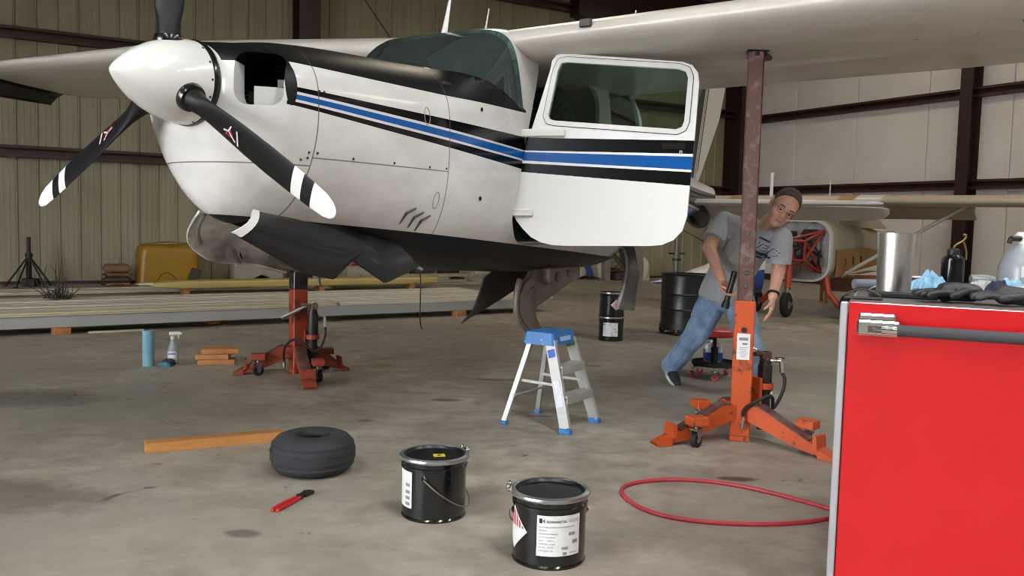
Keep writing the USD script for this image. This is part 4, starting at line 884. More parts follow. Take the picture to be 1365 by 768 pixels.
for k, (dx, dy, z, rz, L_, lab_) in enumerate(((0, 0, 0, 14, .30, 'pine offcut lying at the bottom of the small pile'), (-.03, .0, .045, 10, .27, 'pine offcut lying in the middle of the small pile'), (.02, .03, .09, 16, .30, 'pine offcut on top of the small pile'))):
    single('wood_offcut', box((L_, .14, .044), (0, 0, .022), ch=.003), M_PINE2, lab_, 'lumber', wb_ + np.array([dx, dy, z]), rz, smooth=False, group='pine offcuts in the small pile')
# ================================================================ stacks of boards and what stands along the back wall
BA = math.radians(35.5)                                        # direction of the long boards on the floor
BD, BN = dirv(BA), dirv(BA + math.pi / 2)
M_WB1 = plain('white_painted_board', '#bdb8aa', .5, var=.12, vscale=2.0, stretch=(.3, 3, 3))
M_WB2 = plain('cream_siding', '#afa68e', .5, var=.12, vscale=2.0, stretch=(.3, 3, 3))
M_WB3 = plain('pale_blue_white_trim', '#93928f', .45, var=.08, vscale=2.0, stretch=(.3, 3, 3))
M_WB4 = plain('dull_tan_board', '#8f8672', .6, var=.15, vscale=2.0, stretch=(.3, 3, 3))
M_SPAR = plain('varnished_yellow_spar', '#a8955a', .45, var=.15, vscale=3.0, stretch=(.4, 3, 3))
M_BLOCK = M_PINE2
org = at(0, 441, .07)
org = np.array([org[0], org[1], 0])                            # under the left end of the front beam at the picture's edge
def bpos(s, n, z): return org + BD * s + BN * n + np.array([0, 0, z])
def plank(label, s0, s1, n, z, w, h, mat, name='long_board', cat='board', da=0.0, group=None, ribs=0):
    L = s1 - s0; m = [box((L, w, h), (L / 2, w / 2, h / 2), ch=.003)]
    for k in range(ribs):                                       # laps of the siding, each a step up from its groove
        m.append(box((L - .01 * (k % 2), w / ribs * .62, .022), (L / 2, w * (k + .5) / ribs, h + .0112), ch=.004))
    t = thing(name, label, cat, bpos(s0, n, z), math.degrees(BA) + da, group)
    part(t, 'plank', m[0], mat, False)
    for k, r_ in enumerate(m[1:]): part(t, 'raised_rib', r_, (mat, M_WB2, M_WB1, mat)[k % 4], False)  # rib tones alternate to draw the light and dark lap lines
    return t
plank('pale white beam along the front of the long board stack', -3.0, 6.9, 0, .077, .11, .12, M_WB3)
plank('thin white strip lying lowest at the front of the board stack', .8, 1.35, -.01, .0, .03, .022, M_WB2)
plank('cream ribbed siding panel overhanging the front beam', -2.2, 3.6, -.02, .199, .55, .016, M_WB2, ribs=4)
plank('white ribbed panel on the front beam, right of the cream siding', 3.66, 7.0, -.01, .199, .55, .016, M_WB1, ribs=4)
plank('white beam in the second row, under the siding', -3.2, 6.8, .36, .077, .14, .118, M_WB1)
plank('white beam in the third row of the stack', -3.2, 6.6, .80, .077, .16, .125, M_WB1)
plank('white ribbed panel in the second row of the stack', -3.0, 7.1, .60, .204, .52, .016, M_WB1, ribs=4)
plank('white beam in the fourth row of the stack', -3.4, 6.2, 1.36, .077, .18, .13, M_WB1)
plank('white ribbed panel in the third row, in front of the yellowish spar', -3.4, 6.4, 1.18, .209, .50, .016, M_WB1, ribs=3)
plank('white beam under the yellowish spar', -3.4, 6.4, 1.86, .077, .2, .13, M_WB1)
plank('grey-white panel under the yellowish spar', -3.4, 6.5, 1.74, .209, .46, .016, M_WB4)
plank('white beam hindmost in the stack', -3.4, 6.2, 2.45, .077, .22, .15, M_WB1)
plank('cream ribbed panel at the back of the stack', -3.4, 4.4, 2.26, .229, .60, .016, M_WB2, ribs=3)
for k, (s0, s1, n, z, lab_) in enumerate(((4.6, 7.2, 2.30, .229, 'short tan board, lowest of the small pile at the right end'), (4.9, 7.0, 2.36, .271, 'short tan board, second from the bottom of the small right pile'), (4.8, 6.7, 2.42, .313, 'short tan board, third in the small right pile'), (5.2, 7.1, 2.48, .355, 'short tan board on top of the small right pile'))):
    plank(lab_, s0, s1, n, z, .34, .04, M_WB4)
# the old wing spar: a long yellowish box with a rounded, chipped end
sp_rows = []
for x, w_, h_ in ((0, .04, .02), (.06, .16, .06), (.18, .26, .085), (.40, .32, .10), (.8, .34, .105), (4.25, .34, .105)):
    q = np.array(rrect(w_, h_, min(w_, h_) * .3, 4).exterior.coords)[:-1]; sp_rows.append(np.stack([np.full(len(q), x), q[:, 0], q[:, 1]], 1))
t = thing('wing_spar', 'long yellowish wooden spar with a rounded end on top of the boards', 'spar', bpos(1.85, 1.96, .352), math.degrees(BA) + .3)
part(t, 'spar_box', rings(sp_rows), M_SPAR, 40)
part(t, 'end_chips', lump(5, .16, .05, .02), plain('chipped_white_paint', '#b9b4a6', .7), 50)
for k, (s_, lab_) in enumerate(((2.3, 'small wood spacer under the left end of the yellowish spar'), (4.2, 'small wood spacer under the middle of the yellowish spar'), (5.7, 'small wood spacer under the right end of the yellowish spar'))):
    single('wood_block', box((.08, .2, .072), (0, 0, .036), ch=.002), M_BLOCK, lab_, 'wood block', bpos(s_, 1.96, .2265), math.degrees(BA), smooth=False)
for k, (s, n, lab_) in enumerate(((.55, .04, 'small wood block under the board stack, leftmost'), (5.4, .02, 'wood block under the right end of the board stack'), (3.4, .3, 'wood block under the middle of the board stack'))):
    single('wood_block', box((.16, .12, .075), (0, 0, .0375), ch=.004), M_BLOCK, lab_, 'wood block', bpos(s, n, 0), math.degrees(BA) + 8, smooth=False)
for s, n, lab_ in ((-2.2, 1.5, 'long wood bearer across under the far left of the board stack'), (2.2, 1.5, 'long wood bearer across under the middle of the board stack'), (6.0, 1.5, 'long wood bearer across under the right of the board stack')):
    single('wood_block', box((.14, 2.4, .075), (0, 0, .0375), ch=.004), M_BLOCK, lab_, 'wood block', bpos(s, n, 0), math.degrees(BA), smooth=False)
# tripod stand by the wall
def wallpt(px, d): # on the floor, d metres in front of the back wall, straight behind picture column px
    r = ray(px, 380); r2 = np.array([r[0], r[1], 0]); k = ((CORNER - HVY * d) @ HVY) / (r2 @ HVY); return r2 * k
tp = wallpt(39, .6)
t = thing('tripod_stand', 'dark steel tripod stand against the left of the back wall', 'tripod stand', tp)
part(t, 'post', [cyl((0, 0, .0), (0, 0, .58), .045), cyl((0, 0, .56), (0, 0, .84), .03), cyl((0, 0, .50), (0, 0, .56), .06)], M_DARKSTEEL)
part(t, 'base_box', box((.22, .2, .14), (.03, 0, .07), ch=.01), M_DARKSTEEL)
for k in range(5):
    a = math.radians(-20 + 72 * k); part(t, 'leg', tube([np.array([0, 0, .53]), dirv(a) * .36 + [0, 0, .01]], .015), M_DARKSTEEL)
    part(t, 'foot', box((.08, .05, .012), dirv(a) * .37 + np.array([0, 0, .006]), ch=.003, rz=math.degrees(a)), M_DARKSTEEL)
# dry branches on the boards
tw = bpos(.70, 1.35, .25); rg = np.random.default_rng(11); tws = []
for k in range(46):
    a = rg.uniform(0, 2 * np.pi); up = rg.uniform(.05, .5) if k > 30 else rg.uniform(.0, .14); L_ = rg.uniform(.12, .42)
    p = np.array([rg.normal(0, .06), rg.normal(0, .04), .012]); q = p + np.array([math.cos(a) * L_ * .5, math.sin(a) * L_ * .4, up])
    m_ = (p + q) / 2 + rg.normal(0, .03, 3); m_[2] = max(m_[2], .01)
    tws.append(tube(spline([p, m_, q], 8), np.linspace(.008, .003, 8), 5))
single('branch_tangle', join(tws), plain('dry_branches', '#3c342d', .8, var=.3), 'tangle of dry grey branches lying on the boards', 'branches', tw, kind='stuff')
# stacked cushions, yellow cowling, cream drum cover
bx_ = wallpt(156, .75); M_TANV = plain('brown_vinyl', '#7b5640', .55, var=.15); M_DKV = plain('dark_vinyl', '#3a332d', .6, var=.15)
for k, (h, mt, lab_, sc, rz) in enumerate(((.07, M_TANV, 'brown seat cushion at the bottom of the stack by the wall', 1.05, 2), (.10, M_DKV, 'dark seat cushion second from the bottom of the stack', .95, -4), (.07, M_TANV, 'tan seat cushion third from the bottom of the stack', .98, 5), (.15, M_TANV, 'brown seat cushion on top of the stack by the wall', .9, -2))):
    z = .0 + (0, .07, .17, .24)[k]; cu = thing('seat_cushion', lab_, 'cushion', bx_ + np.array([0, 0, z]), HROT + rz)
    part(cu, 'pad', move(join([tri(m3.Manifold.batch_hull([ball((a * .17 * sc, b * .15, h * .5), h * .48, 12) for a in (-1, 1) for b in (-1, 1)]))]), (0, 0, 0)), mt, 50)
    part(cu, 'piping', tube([(.205 * sc * math.cos(a) * (1.2 if abs(math.cos(a)) > .5 else 1), .18 * math.sin(a) * 1.1, h * .5) for a in np.linspace(0, 2 * np.pi, 33)], .008, 6), M_DKV)
# things left of the spar: the yellow fairing
yc = wallpt(224, .55); prof2 = Polygon([(-.56, 0), (-.54, .62), (-.50, .70), (-.40, .74), (.36, .75), (.45, .72), (.50, .62), (.53, .30), (.54, 0)]).buffer(.0)
rows = []
for y, s in ((0, 1.0), (-.10, .99), (-.20, .96), (-.28, .88), (-.33, .74), (-.35, .45)):
    q = np.array(prof2.exterior.coords)[:-1]; rows.append(np.stack([q[:, 0] * (s * .5 + .5), np.full(len(q), y), q[:, 1] * (s * .25 + .75)], 1))
t = thing('engine_cowling', 'large yellow engine cowling standing against the back wall', 'cowling', yc, HROT)
part(t, 'cowling_shell', rings(rows), plain('yellow_cowl_paint', '#9a7318', .4, var=.12, vscale=2), 45)
part(t, 'edge_flange', tube(spline([(p[0], -.02, p[1]) for p in np.array(prof2.exterior.coords)[:-1]], 60), .012), plain('yellow_flange', '#7d5e18', .5))
cb = yc - HVY * .72 - HUX * .12
single('cable_coil', join([tube([(.22 * math.cos(a) * (1 - .03 * k), .16 * math.sin(a), .02 + .012 * k + .02 * math.sin(2 * a)) for a in np.linspace(0, 2 * np.pi, 30)], .010, 6) for k in range(4)] + [tube(spline([(-.2, 0, .05), (0, 0, .26), (.22, .02, .05)], 14), .006, 6)]), M_RUBBER, 'coil of dark cable in front of the yellow cowling', 'cable', cb)
single('angle_bracket', join([box((.18, .03, .32), (0, 0, .16), ch=.006, ry=18), box((.26, .12, .06), (-.02, 0, .03), ch=.006)]), M_DKV, 'dark angled bracket leaning at the right of the yellow cowling', 'bracket', wallpt(259, 1.0), HROT)
fc_ = wallpt(338, .9)
arch = Polygon([(-.42, 0), (-.42, .46), (-.36, .54), (.40, .54), (.46, .48), (.48, 0), (.28, 0), (.24, .16), (.10, .22), (-.04, .16), (-.08, 0)])
t = thing('fairing', 'cream fairing with a dark arched cut-out beside the nose gear doors', 'fairing', fc_, HROT)
part(t, 'shell', prism(arch.buffer(.02).buffer(-.02), .3, (0, 0, 0), (1, 0, 0), (0, 0, 1)), plain('cream_fairing', '#8f897b', .5, var=.1), 30)
part(t, 'dark_liner', prism(Polygon([(-.08, 0), (-.04, .15), (.10, .21), (.24, .15), (.28, 0)]), .05, (0, .05, 0), (1, 0, 0), (0, 0, 1)), plain('dark_liner', '#2b221e', .7))
rp = bpos(6.0, 2.15, 0)
def small(name, label, cat, px, d, mesh, mat, rz=0): return single(name, mesh, mat, label, cat, wallpt(px, d), HROT + rz)
rc = small('red_clamp', 'red metal clamp lying on a crate behind the boards', 'clamp', 482, 1.55, join([box((.34, .07, .07), (0, 0, .435), ch=.02), box((.09, .11, .10), (-.15, 0, .45), ch=.02), cyl((.1, 0, .445), (.27, 0, .445), .02)]), plain('dull_red_paint', '#8c2630', .5))
small('storage_crate', 'tan crate behind the boards, under the red clamp', 'crate', 482, 1.5, join([box((.7, .4, .38), (0, 0, .20), ch=.01), box((.74, .44, .03), (0, 0, .385), ch=.005)]), M_WB4)
small('plastic_tub', 'black plastic tub behind the right end of the boards', 'tub', 597, 1.1, lathe([(.2, .0), (.26, .5), (.29, .52), (.27, .54), (.23, .5), (.18, .03), (.002, .03)], 28), M_RUBBER)
small('dark_bin', 'dark bin standing left of the black tub', 'bin', 562, .9, join([box((.42, .36, .55), (0, 0, .275), ch=.03), box((.46, .40, .05), (0, 0, .565), ch=.012)]), plain('dark_grey_bin', '#2e2d2c', .6))
small('canvas_cover', 'rumpled cream cover heaped behind the board stack', 'cover', 645, 1.5, lump(21, .42, .30, .36), plain('cream_canvas', '#8b8574', .85, var=.15), 0)
# under the tail: leaning boards and a crate against the wall
small('white_panel', 'white panel leaning on the far wall under the belly', 'panel', 770, .55, move(box((.34, .03, .74), (0, 0, .37), ch=.004, ry=-20), (0, 0, .07)), M_WB1)
small('blue_board', 'blue panel leaning on the far wall, right of a white one', 'board', 781, .65, move(box((.16, .03, .72), (0, 0, .36), ch=.004, ry=-22), (0, 0, .06)), plain('blue_panel_paint', '#27407c', .5))
small('white_panel', 'small white panel leaning right of the blue panel', 'panel', 795, .5, move(box((.5, .03, .60), (0, 0, .30), ch=.004, ry=10), (0, 0, .06)), M_WB1)
small('steel_post', 'grey square post standing by the far wall under the belly', 'post', 807, .9, join([box((.16, .16, .78), (0, 0, .4), ch=.01), box((.24, .24, .02), (0, 0, .01), ch=.003)]), plain('grey_post', '#77736c', .6, var=.1))
small('tool_crate', 'dark red and blue crate on the floor by the far wall', 'crate', 829, .7, join([box((.62, .4, .20), (0, 0, .10), ch=.02), box((.64, .42, .06), (0, 0, .26), ch=.01), tube(spline([(-.2, 0, .29), (-.1, 0, .38), (.1, 0, .38), (.2, 0, .29)], 12), .015)]), plain('dull_maroon', '#452a32', .6, var=.2))
small('paper_sack', 'crumpled white paper sack by the far wall, beside the gear door', 'sack', 857, .8, lump(33, .18, .12, .34, amp=.25), M_WB1)
# ---- drum on casters, pole, blue and white fairing behind it
db = at(912, 445); 
M_DRUM = plain('black_drum', '#101112', .35, var=.2, vscale=4)
t = thing('steel_drum', 'black steel drum on a caster dolly left of the man', 'drum', db)
R_ = .29
part(t, 'drum_body', lathe([(.002, .10), (R_ - .01, .10), (R_, .11), (R_, .29), (R_ + .008, .305), (R_, .32), (R_, .47), (R_ + .008, .485), (R_, .50), (R_, .70), (R_ + .008, .715), (R_ - .004, .725), (R_ - .012, .71), (.002, .705)], 48), M_DRUM, 40)
part(t, 'dolly_ring', lathe([(R_ - .03, .075), (R_ + .012, .075), (R_ + .012, .125), (R_ - .03, .10)], 40), M_DARKSTEEL)
for k in range(4):
    a = math.radians(-118 + 90 * k); caster(t, dirv(a) * (R_ - .01), .036, a + .8, M_RUBBER, M_GREASE)
lb = part(t, 'paper_label', wrap(.16, .12, R_, math.radians(-72), .22), M_PAPER)
pb = at(911, 440)
t = thing('steel_pole', 'thin grey steel pole rising behind the black drum', 'pole', db + np.array([-.05, .40, 0]))
part(t, 'pole_tube', cyl((0, 0, 0), (0, 0, 1.75), .032), plain('grey_pole', '#6d6a66', .45, metal=.4), 30)
part(t, 'pole_collar', [cyl((0, 0, .86), (0, 0, .89), .055), box((.2, .02, .02), (0, 0, .95), ch=.004)], M_DARKSTEEL)
part(t, 'pole_base', lathe([(.002, 0), (.12, 0), (.11, .03), (.04, .05), (.002, .05)], 24), M_DARKSTEEL)
bw = at_y(868, 376, 12.0); bz = bw[2]
rows = []
for x, zt, zb, w_ in ((0, .0, -.012, .01), (.2, .06, -.03, .10), (.45, .15, -.05, .16), (.75, .27, -.07, .20), (.95, .42, -.09, .22), (1.15, .62, -.10, .23), (1.5, .70, -.10, .22)):
    q = np.array(affinity.scale(Point(0, 0).buffer(1, 6), w_, 1).exterior.coords)[:-1]
    zz = (zt + zb) / 2 + q[:, 1] * (zt - zb) / 2; rows.append(np.stack([np.full(len(q), x), q[:, 0], zz], 1))
g = Graph(); x, y, z = g.xyz(g.obj())
M_BW = g.done('blue_white_fairing', base_color=g.mix(z < x * .155 - .005, C('#b9b6ae'), C('#23407f')), roughness=.35)
t = thing('tail_fairing', 'pointed blue and white aircraft fairing on a stand behind the drum', 'fairing', (bw[0], bw[1], bz), -4)
part(t, 'fairing_shell', rings(rows), M_BW, 45)
part(t, 'stand', [box((.06, .3, bz - .06), (.75, 0, -(bz) / 2 - .03), ch=.005), box((.06, .3, bz - .08), (1.3, 0, -(bz) / 2 - .04), ch=.005), box((.7, .32, .05), (1.02, 0, -.12), ch=.005)], M_DARKSTEEL)

# ================================================================ the second airplane: engine taken off, nose to the camera
base = at_y(1068, 400, 13.0); base[2] = 0
t = B_ = thing('airplane', 'cream and yellow airplane with no engine, bare firewall and red engine mount', 'airplane', base, -128.0)
M_CREAM = plain('cream_fabric', '#a19880', .5, var=.08, vscale=2)
M_FLAP_ = plain('tan_flap', '#a89c8a', .6)
M_OCHRE = plain('ochre_primer', '#8f6a22', .55, var=.15, vscale=3)
M_REDT = plain('red_engine_mount', '#8e2f24', .45, var=.2, vscale=8)
M_FWALL = plain('firewall_metal', '#8d8a88', .4, metal=.45, var=.35, vscale=6)
# local x forward
fw = rrect(.84, .90, .26); rows = []
for x, s, dz in ((0, 1.0, .0), (-.03, 1.02, 0), (-.8, 1.02, .02), (-1.6, .92, .04), (-3.4, .45, .14), (-4.8, .2, .25)):
    q = np.array(fw.exterior.coords)[:-1]; rows.append(np.stack([np.full(len(q), x), q[:, 0] * s, .98 + dz + q[:, 1] * s], 1))
part(t, 'fuselage', rings(rows), M_CREAM, 40)
part(t, 'cabin_top', prism(Polygon([(-.5, 1.35), (-.75, 1.72), (-2.0, 1.74), (-3.2, 1.35)]), .66, (0, .33, 0), (1, 0, 0), (0, 0, 1)), M_CREAM, 30)
side = prism(Polygon([(-.15, .60), (-.15, 1.0), (-1.7, 1.02), (-2.3, .98), (-2.3, .74)]).difference(Point(-.55, .80).buffer(.07)).difference(Point(-.95, .83).buffer(.07)).difference(Point(-1.35, .85).buffer(.06)), .012, (0, .452, 0), (1, 0, 0), (0, 0, 1))
part(t, 'side_panel', side, M_OCHRE, 30, label='ochre side panel with round holes')
part(t, 'firewall', prism(fw.buffer(-.015), .012, (.012, 0, .98), (0, 1, 0), (0, 0, 1)), M_FWALL, 30)
part(t, 'cowl_rim', prism(fw.buffer(.012).difference(fw.buffer(-.018)), .10, (-.01, 0, .98), (0, 1, 0), (0, 0, 1)), plain('white_rim', '#bdb9b2', .35), 30)
mt = []
P = {k: np.array(v) for k, v in dict(a=(.02, -.30, 1.28), b=(.02, .30, 1.28), c=(.02, -.28, .66), d=(.02, .28, .66), e=(.42, -.16, 1.12), f=(.42, .16, 1.12), g=(.42, -.16, .84), h=(.42, .16, .84)).items()}
for i, j in (('a', 'e'), ('b', 'f'), ('c', 'g'), ('d', 'h'), ('a', 'g'), ('b', 'h'), ('b', 'e'), ('c', 'e'), ('d', 'f'), ('d', 'g'), ('e', 'f'), ('f', 'h'), ('h', 'g'), ('g', 'e')):
    part(t, 'mount_tube', tube([P[i], P[j]], .021), M_REDT)
rg = np.random.default_rng(4)
for y, z, sx, sy, sz, mt_ in ((-.18, 1.22, .10, .16, .10, M_DARKSTEEL), (.12, 1.26, .08, .22, .08, M_DARKSTEEL), (.22, 1.05, .12, .10, .16, M_FWALL), (-.22, .92, .10, .12, .20, M_DARKSTEEL), (.0, .98, .12, .14, .14, M_FWALL), (.20, .78, .08, .12, .10, M_DARKSTEEL), (-.1, .70, .09, .15, .10, M_FWALL)):
    part(t, 'accessory', box((sx, sy, sz), (.02 + sx / 2, y, z), ch=.015), mt_, 30)
for k in range(12):
    a = np.array([.04, rg.uniform(-.3, .3), rg.uniform(.7, 1.3)]); b = np.array([.04, rg.uniform(-.3, .3), rg.uniform(.65, 1.3)])
    part(t, 'cable', tube(spline([a, (a + b) / 2 + np.array([.12, rg.uniform(-.1, .1), rg.uniform(-.12, .02)]), b], 12), .010, 6), M_RUBBER)
wrows = []
for y in (-4.6, -4.4, -2, 0, 2, 4.4, 4.6):
    c = 1.35 if abs(y) < 4.5 else 1.1; wrows.append(airfoil(c, .125, -.25 - (.08 if abs(y) > 4.5 else 0), y, 1.665))
part(t, 'wing', rings(wrows), M_CREAM, 40)
for y0 in (.38, -1.35): part(t, 'ochre_band', rings([airfoil(1.37, .135, -.235, y, 1.657) for y in (y0, y0 + .22)]), M_OCHRE, 40)
part(t, 'white_band', rings([airfoil(1.37, .135, -.235, y, 1.657) for y in (.64, 1.0)]), plain('white_rim', '#bdb9b2', .35), 40)
part(t, 'flap', prism(Polygon([(-1.35, 1.66), (-1.72, 1.50), (-1.74, 1.53), (-1.35, 1.74)]), 1.5, (0, 2.0, 0), (1, 0, 0), (0, 0, 1)), M_FLAP_, 30)
for sg in (1, -1):
    part(t, 'wing_strut', tube([np.array([-.75, sg * 2.05, 1.70]), np.array([-.55, sg * .40, .60])], .028), plain('pale_strut', '#b3aea3', .4))
    part(t, 'gear_leg', tube([np.array([-.05, sg * .30, .75]), np.array([.05, sg * .42, .36]), np.array([.07, sg * .60, .17])], .045), plain('orange_red_leg', '#a8381c', .45))
    w = part(t, 'wheel', move(lathe([(.06, -.05), (.12, -.055), (.165, -.045), (.178, -.02), (.18, 0), (.178, .02), (.165, .045), (.12, .055), (.06, .05)], 32), (.07, sg * .68, .18), rx=90), M_RUBBER, 40)
    part(w, 'wheel_hub', cyl((.07, sg * .68 - .05, .18), (.07, sg * .68 + .05, .18), .07), M_FWALL)
nl = part(t, 'gear_leg', tube([np.array([.25, -.10, 1.0]), np.array([.42, -.06, .50]), np.array([.46, -.05, .42])], .05), plain('orange_red_leg', '#a8381c', .45))
part(t, 'nose_fork', [tube([np.array([.46, -.05, .46]), np.array([.47, -.05, .36])], .035), tube(spline([(.47, -.12, .18), (.47, -.12, .34), (.47, -.05, .39), (.47, .02, .34), (.47, .02, .18)], 16), .016)], M_FWALL)
w = part(t, 'wheel', move(lathe([(.06, -.045), (.12, -.05), (.165, -.042), (.178, -.02), (.18, 0), (.178, .02), (.165, .042), (.12, .05), (.06, .045)], 32), (.47, -.05, .18), rx=90), M_RUBBER, 40)
part(w, 'wheel_hub', cyl((.47, -.095, .18), (.47, -.005, .18), .06), M_FWALL)
part(t, 'tail_skid', [tube([np.array([-4.6, 0, 1.15]), np.array([-4.9, 0, .05])], .03), cyl((-4.9, -.03, .05), (-4.9, .03, .05), .05)], M_DARKSTEEL)
part(t, 'pitot_mast', [tube([np.array([-.4, -.7, 1.8]), np.array([-.4, -.7, 2.14])], .028), cyl((-.4, -.7, 2.13), (-.4, -.7, 2.18), .035)], M_WHITE)
part(t, 'antenna', tube([np.array([-.6, .15, 1.8]), np.array([-.6, .15, 2.06])], .008), M_WHITE)
# boxes on the floor behind it
q = at_y(1150, 400, 15.6); q[2] = 0
tb_ = thing('wooden_bench', 'low brown wooden bench under the yellow airplane', 'bench', q, -8)
part(tb_, 'bench_top', box((1.5, .5, .05), (0, 0, .475), ch=.004), M_PINE2); part(tb_, 'front_board', box((1.46, .04, .24), (0, -.2, .33), ch=.004), plain('brown_board', '#6a452c', .6, var=.15))
for a in (-.68, .68):
    for b in (-.2, .2): part(tb_, 'leg', box((.06, .06, .45), (a, b, .225), ch=.004), M_PINE2)
for k, (dx, lab_) in enumerate(((-.42, 'scrap of tan cardboard, leftmost on the brown bench'), (.0, 'tilted cardboard scrap on the middle of the brown bench'), (.44, 'flattened cardboard scrap at the right of the brown bench'))):
    single('cardboard_scrap', box((.34, .2, .012), (0, 0, .03), ch=.002, ry=(8, -9, 4)[k]), plain('tan_cardboard', '#a08a62', .8), lab_, 'cardboard', q + np.array([dx, .0, .53]), 15 * k)
# ================================================================ the man
M_SKIN = plain('skin', '#d0a089', .5, var=.10, vscale=14, subsurface_weight=.1)
M_SHIRT = plain('grey_heather_shirt', '#a6a9ad', .9, var=.10, vscale=40, bump=.002, bscale=200)
g = Graph(); o = g.obj(); n = g.noise(o, 5.5, 5, .6); n2 = g.noise(g.scaled(o, (1, 1, .2)), 90, 2)
M_JEANS = g.done('blue_denim', base_color=g.mult(g.mix(g.rng(n, .35, .68), C('#5f7d9c'), C('#93aac4')), g.mix(n2, (.8, .8, .82), (1.1, 1.1, 1.1))), roughness=.9, normal=g.bump(g.noise(o, 14, 4, .6), .012, .5))
M_HAIR = plain('brown_grey_hair', '#55483f', .8, var=.35, vscale=60, bump=.003, bscale=160)
M_SHOE = plain('dark_grey_shoe', '#26282c', .7, var=.2)
M_SOLE = plain('white_sole', '#c9c6c0', .6)
def mp(px, py, d): return at_y(px, py, d)
# joints: 3-D points of the pose
J = dict(pel=mp(966, 392, 6.72), hipR=mp(952, 398, 6.80), hipL=mp(985, 400, 6.70), kneeR=mp(927, 447, 6.72), ankR=mp(894, 489, 7.02), kneeL=mp(1000, 462, 6.48), ankL=mp(996, 512, 6.66),
         waist=mp(975, 362, 6.62), chest=mp(1000, 322, 6.38), shR=mp(966, 297, 6.50), shL=mp(1041, 318, 6.16), neck=mp(1024, 298, 6.24), head=mp(1044, 278, 6.10),
         elR=mp(945, 330, 6.36), wrR=mp(962, 372, 6.20), elL=mp(1038, 360, 6.16), wrL=mp(1030, 396, 6.06))
g0 = (J['ankR'] + J['ankL']) / 2; g0 = np.array([g0[0], g0[1], 0])
J = {k: v - g0 for k, v in J.items()}
J['ankR'][2] = max(J['ankR'][2], .12); J['ankL'][2] = .085
man_ = thing('person', 'man in grey T-shirt and jeans bending forward behind the jack, holding a flashlight', 'person', g0)
def lerp(a, b, t): return a + (b - a) * t
Hh, Nn = J['head'], J['neck']
# head frame: up along the tilt, face towards lower left of the picture and the camera
hup = np.array([.50, -.30, .80]); hup /= np.linalg.norm(hup)
hfw = np.array([-.20, -.90, -.36]); hfw -= hup * (hfw @ hup); hfw /= np.linalg.norm(hfw); hrt = np.cross(hfw, hup)     # hrt: to his right side
HS = 1.13
def hp(r, f, u): r, f, u = r * HS, f * HS, u * HS; return Hh + hrt * r + hfw * f + hup * u
def elli(c, rr, ru, rf, seg=24):
    m = m3.Manifold.sphere(1.0, seg); rr, ru, rf = rr * HS, ru * HS, rf * HS; M = np.column_stack([hrt * rr, hfw * rf, hup * ru, c]); return m.transform(M)
# hands: palm and five curled fingers
def hand(wr, dirn, palm_n, side, curl, grip=None, s=1.0):
    d = dirn / np.linalg.norm(dirn); n = palm_n - d * (palm_n @ d); n /= np.linalg.norm(n); w = np.cross(d, n) * side     # w towards the thumb
    out = [m3.Manifold.batch_hull([ball(wr + d * .005, .024, 12), ball(wr + d * .055 + w * .030, .017, 12), ball(wr + d * .055 - w * .030, .015, 12), ball(wr + d * .090 + w * .032, .013, 12), ball(wr + d * .085 - w * .033, .012, 12)])]
    for k, (off, l1, l2, l3) in enumerate(((.032, .042, .026, .020), (.011, .046, .030, .021), (-.011, .043, .028, .020), (-.032, .034, .021, .017))):
        p = wr + d * (.088 - abs(off) * .12) + w * off; a = curl * (.45 + .05 * k); pts = [p]
        dd = d
        for L_, c_ in ((l1, a), (l2, a * 1.3), (l3, a * 1.0)):
            ca, sa = math.cos(c_), math.sin(c_); dd = dd * ca + n * sa - 0; n2_ = np.cross(w, dd) * side
            dd = dd / np.linalg.norm(dd); pts.append(pts[-1] + dd * L_); n = n if grip is None else n
        out.append(chain(pts, [.0105, .0098, .009, .0078], 10))
    p = wr + d * .025 + w * .026; q = p + d * .032 + w * .026 + n * .012; r_ = q + d * .030 + w * .004 + n * .018 * (1 + curl)
    out.append(chain([p, q, r_], [.015, .0115, .009], 10)); return out
fdR = np.array([.10, -.30, -.95]); fdR /= np.linalg.norm(fdR)
flat_dir = mp(976, 362, 6.05) - mp(966, 398, 6.05); flat_dir /= np.linalg.norm(flat_dir)
ms = []
ms += [bone(J['pel'] + [-.02, 0, .02], .135, J['waist'], .130), bone(J['waist'], .130, J['chest'], .135), bone(J['hipR'], .105, J['hipL'], .105)]
ms += [m3.Manifold.batch_hull([ball(J['chest'], .13), ball(lerp(J['shR'], J['chest'], .25), .085), ball(lerp(J['shL'], J['chest'], .25), .085), ball(lerp(J['neck'], J['chest'], .35), .07)])]
ms += [bone(J['neck'] + (J['chest'] - J['neck']) * .2, .062, hp(0, -.02, -.07), .058)]
ms += [chain([J['shR'], J['elR'], J['wrR']], [.066, .052, .033]), chain([J['shL'], J['elL'], J['wrL']], [.066, .050, .032])]
ms += [chain([J['hipR'], J['kneeR'], J['ankR']], [.092, .062, .042]), chain([J['hipL'], J['kneeL'], J['ankL']], [.092, .062, .042])]
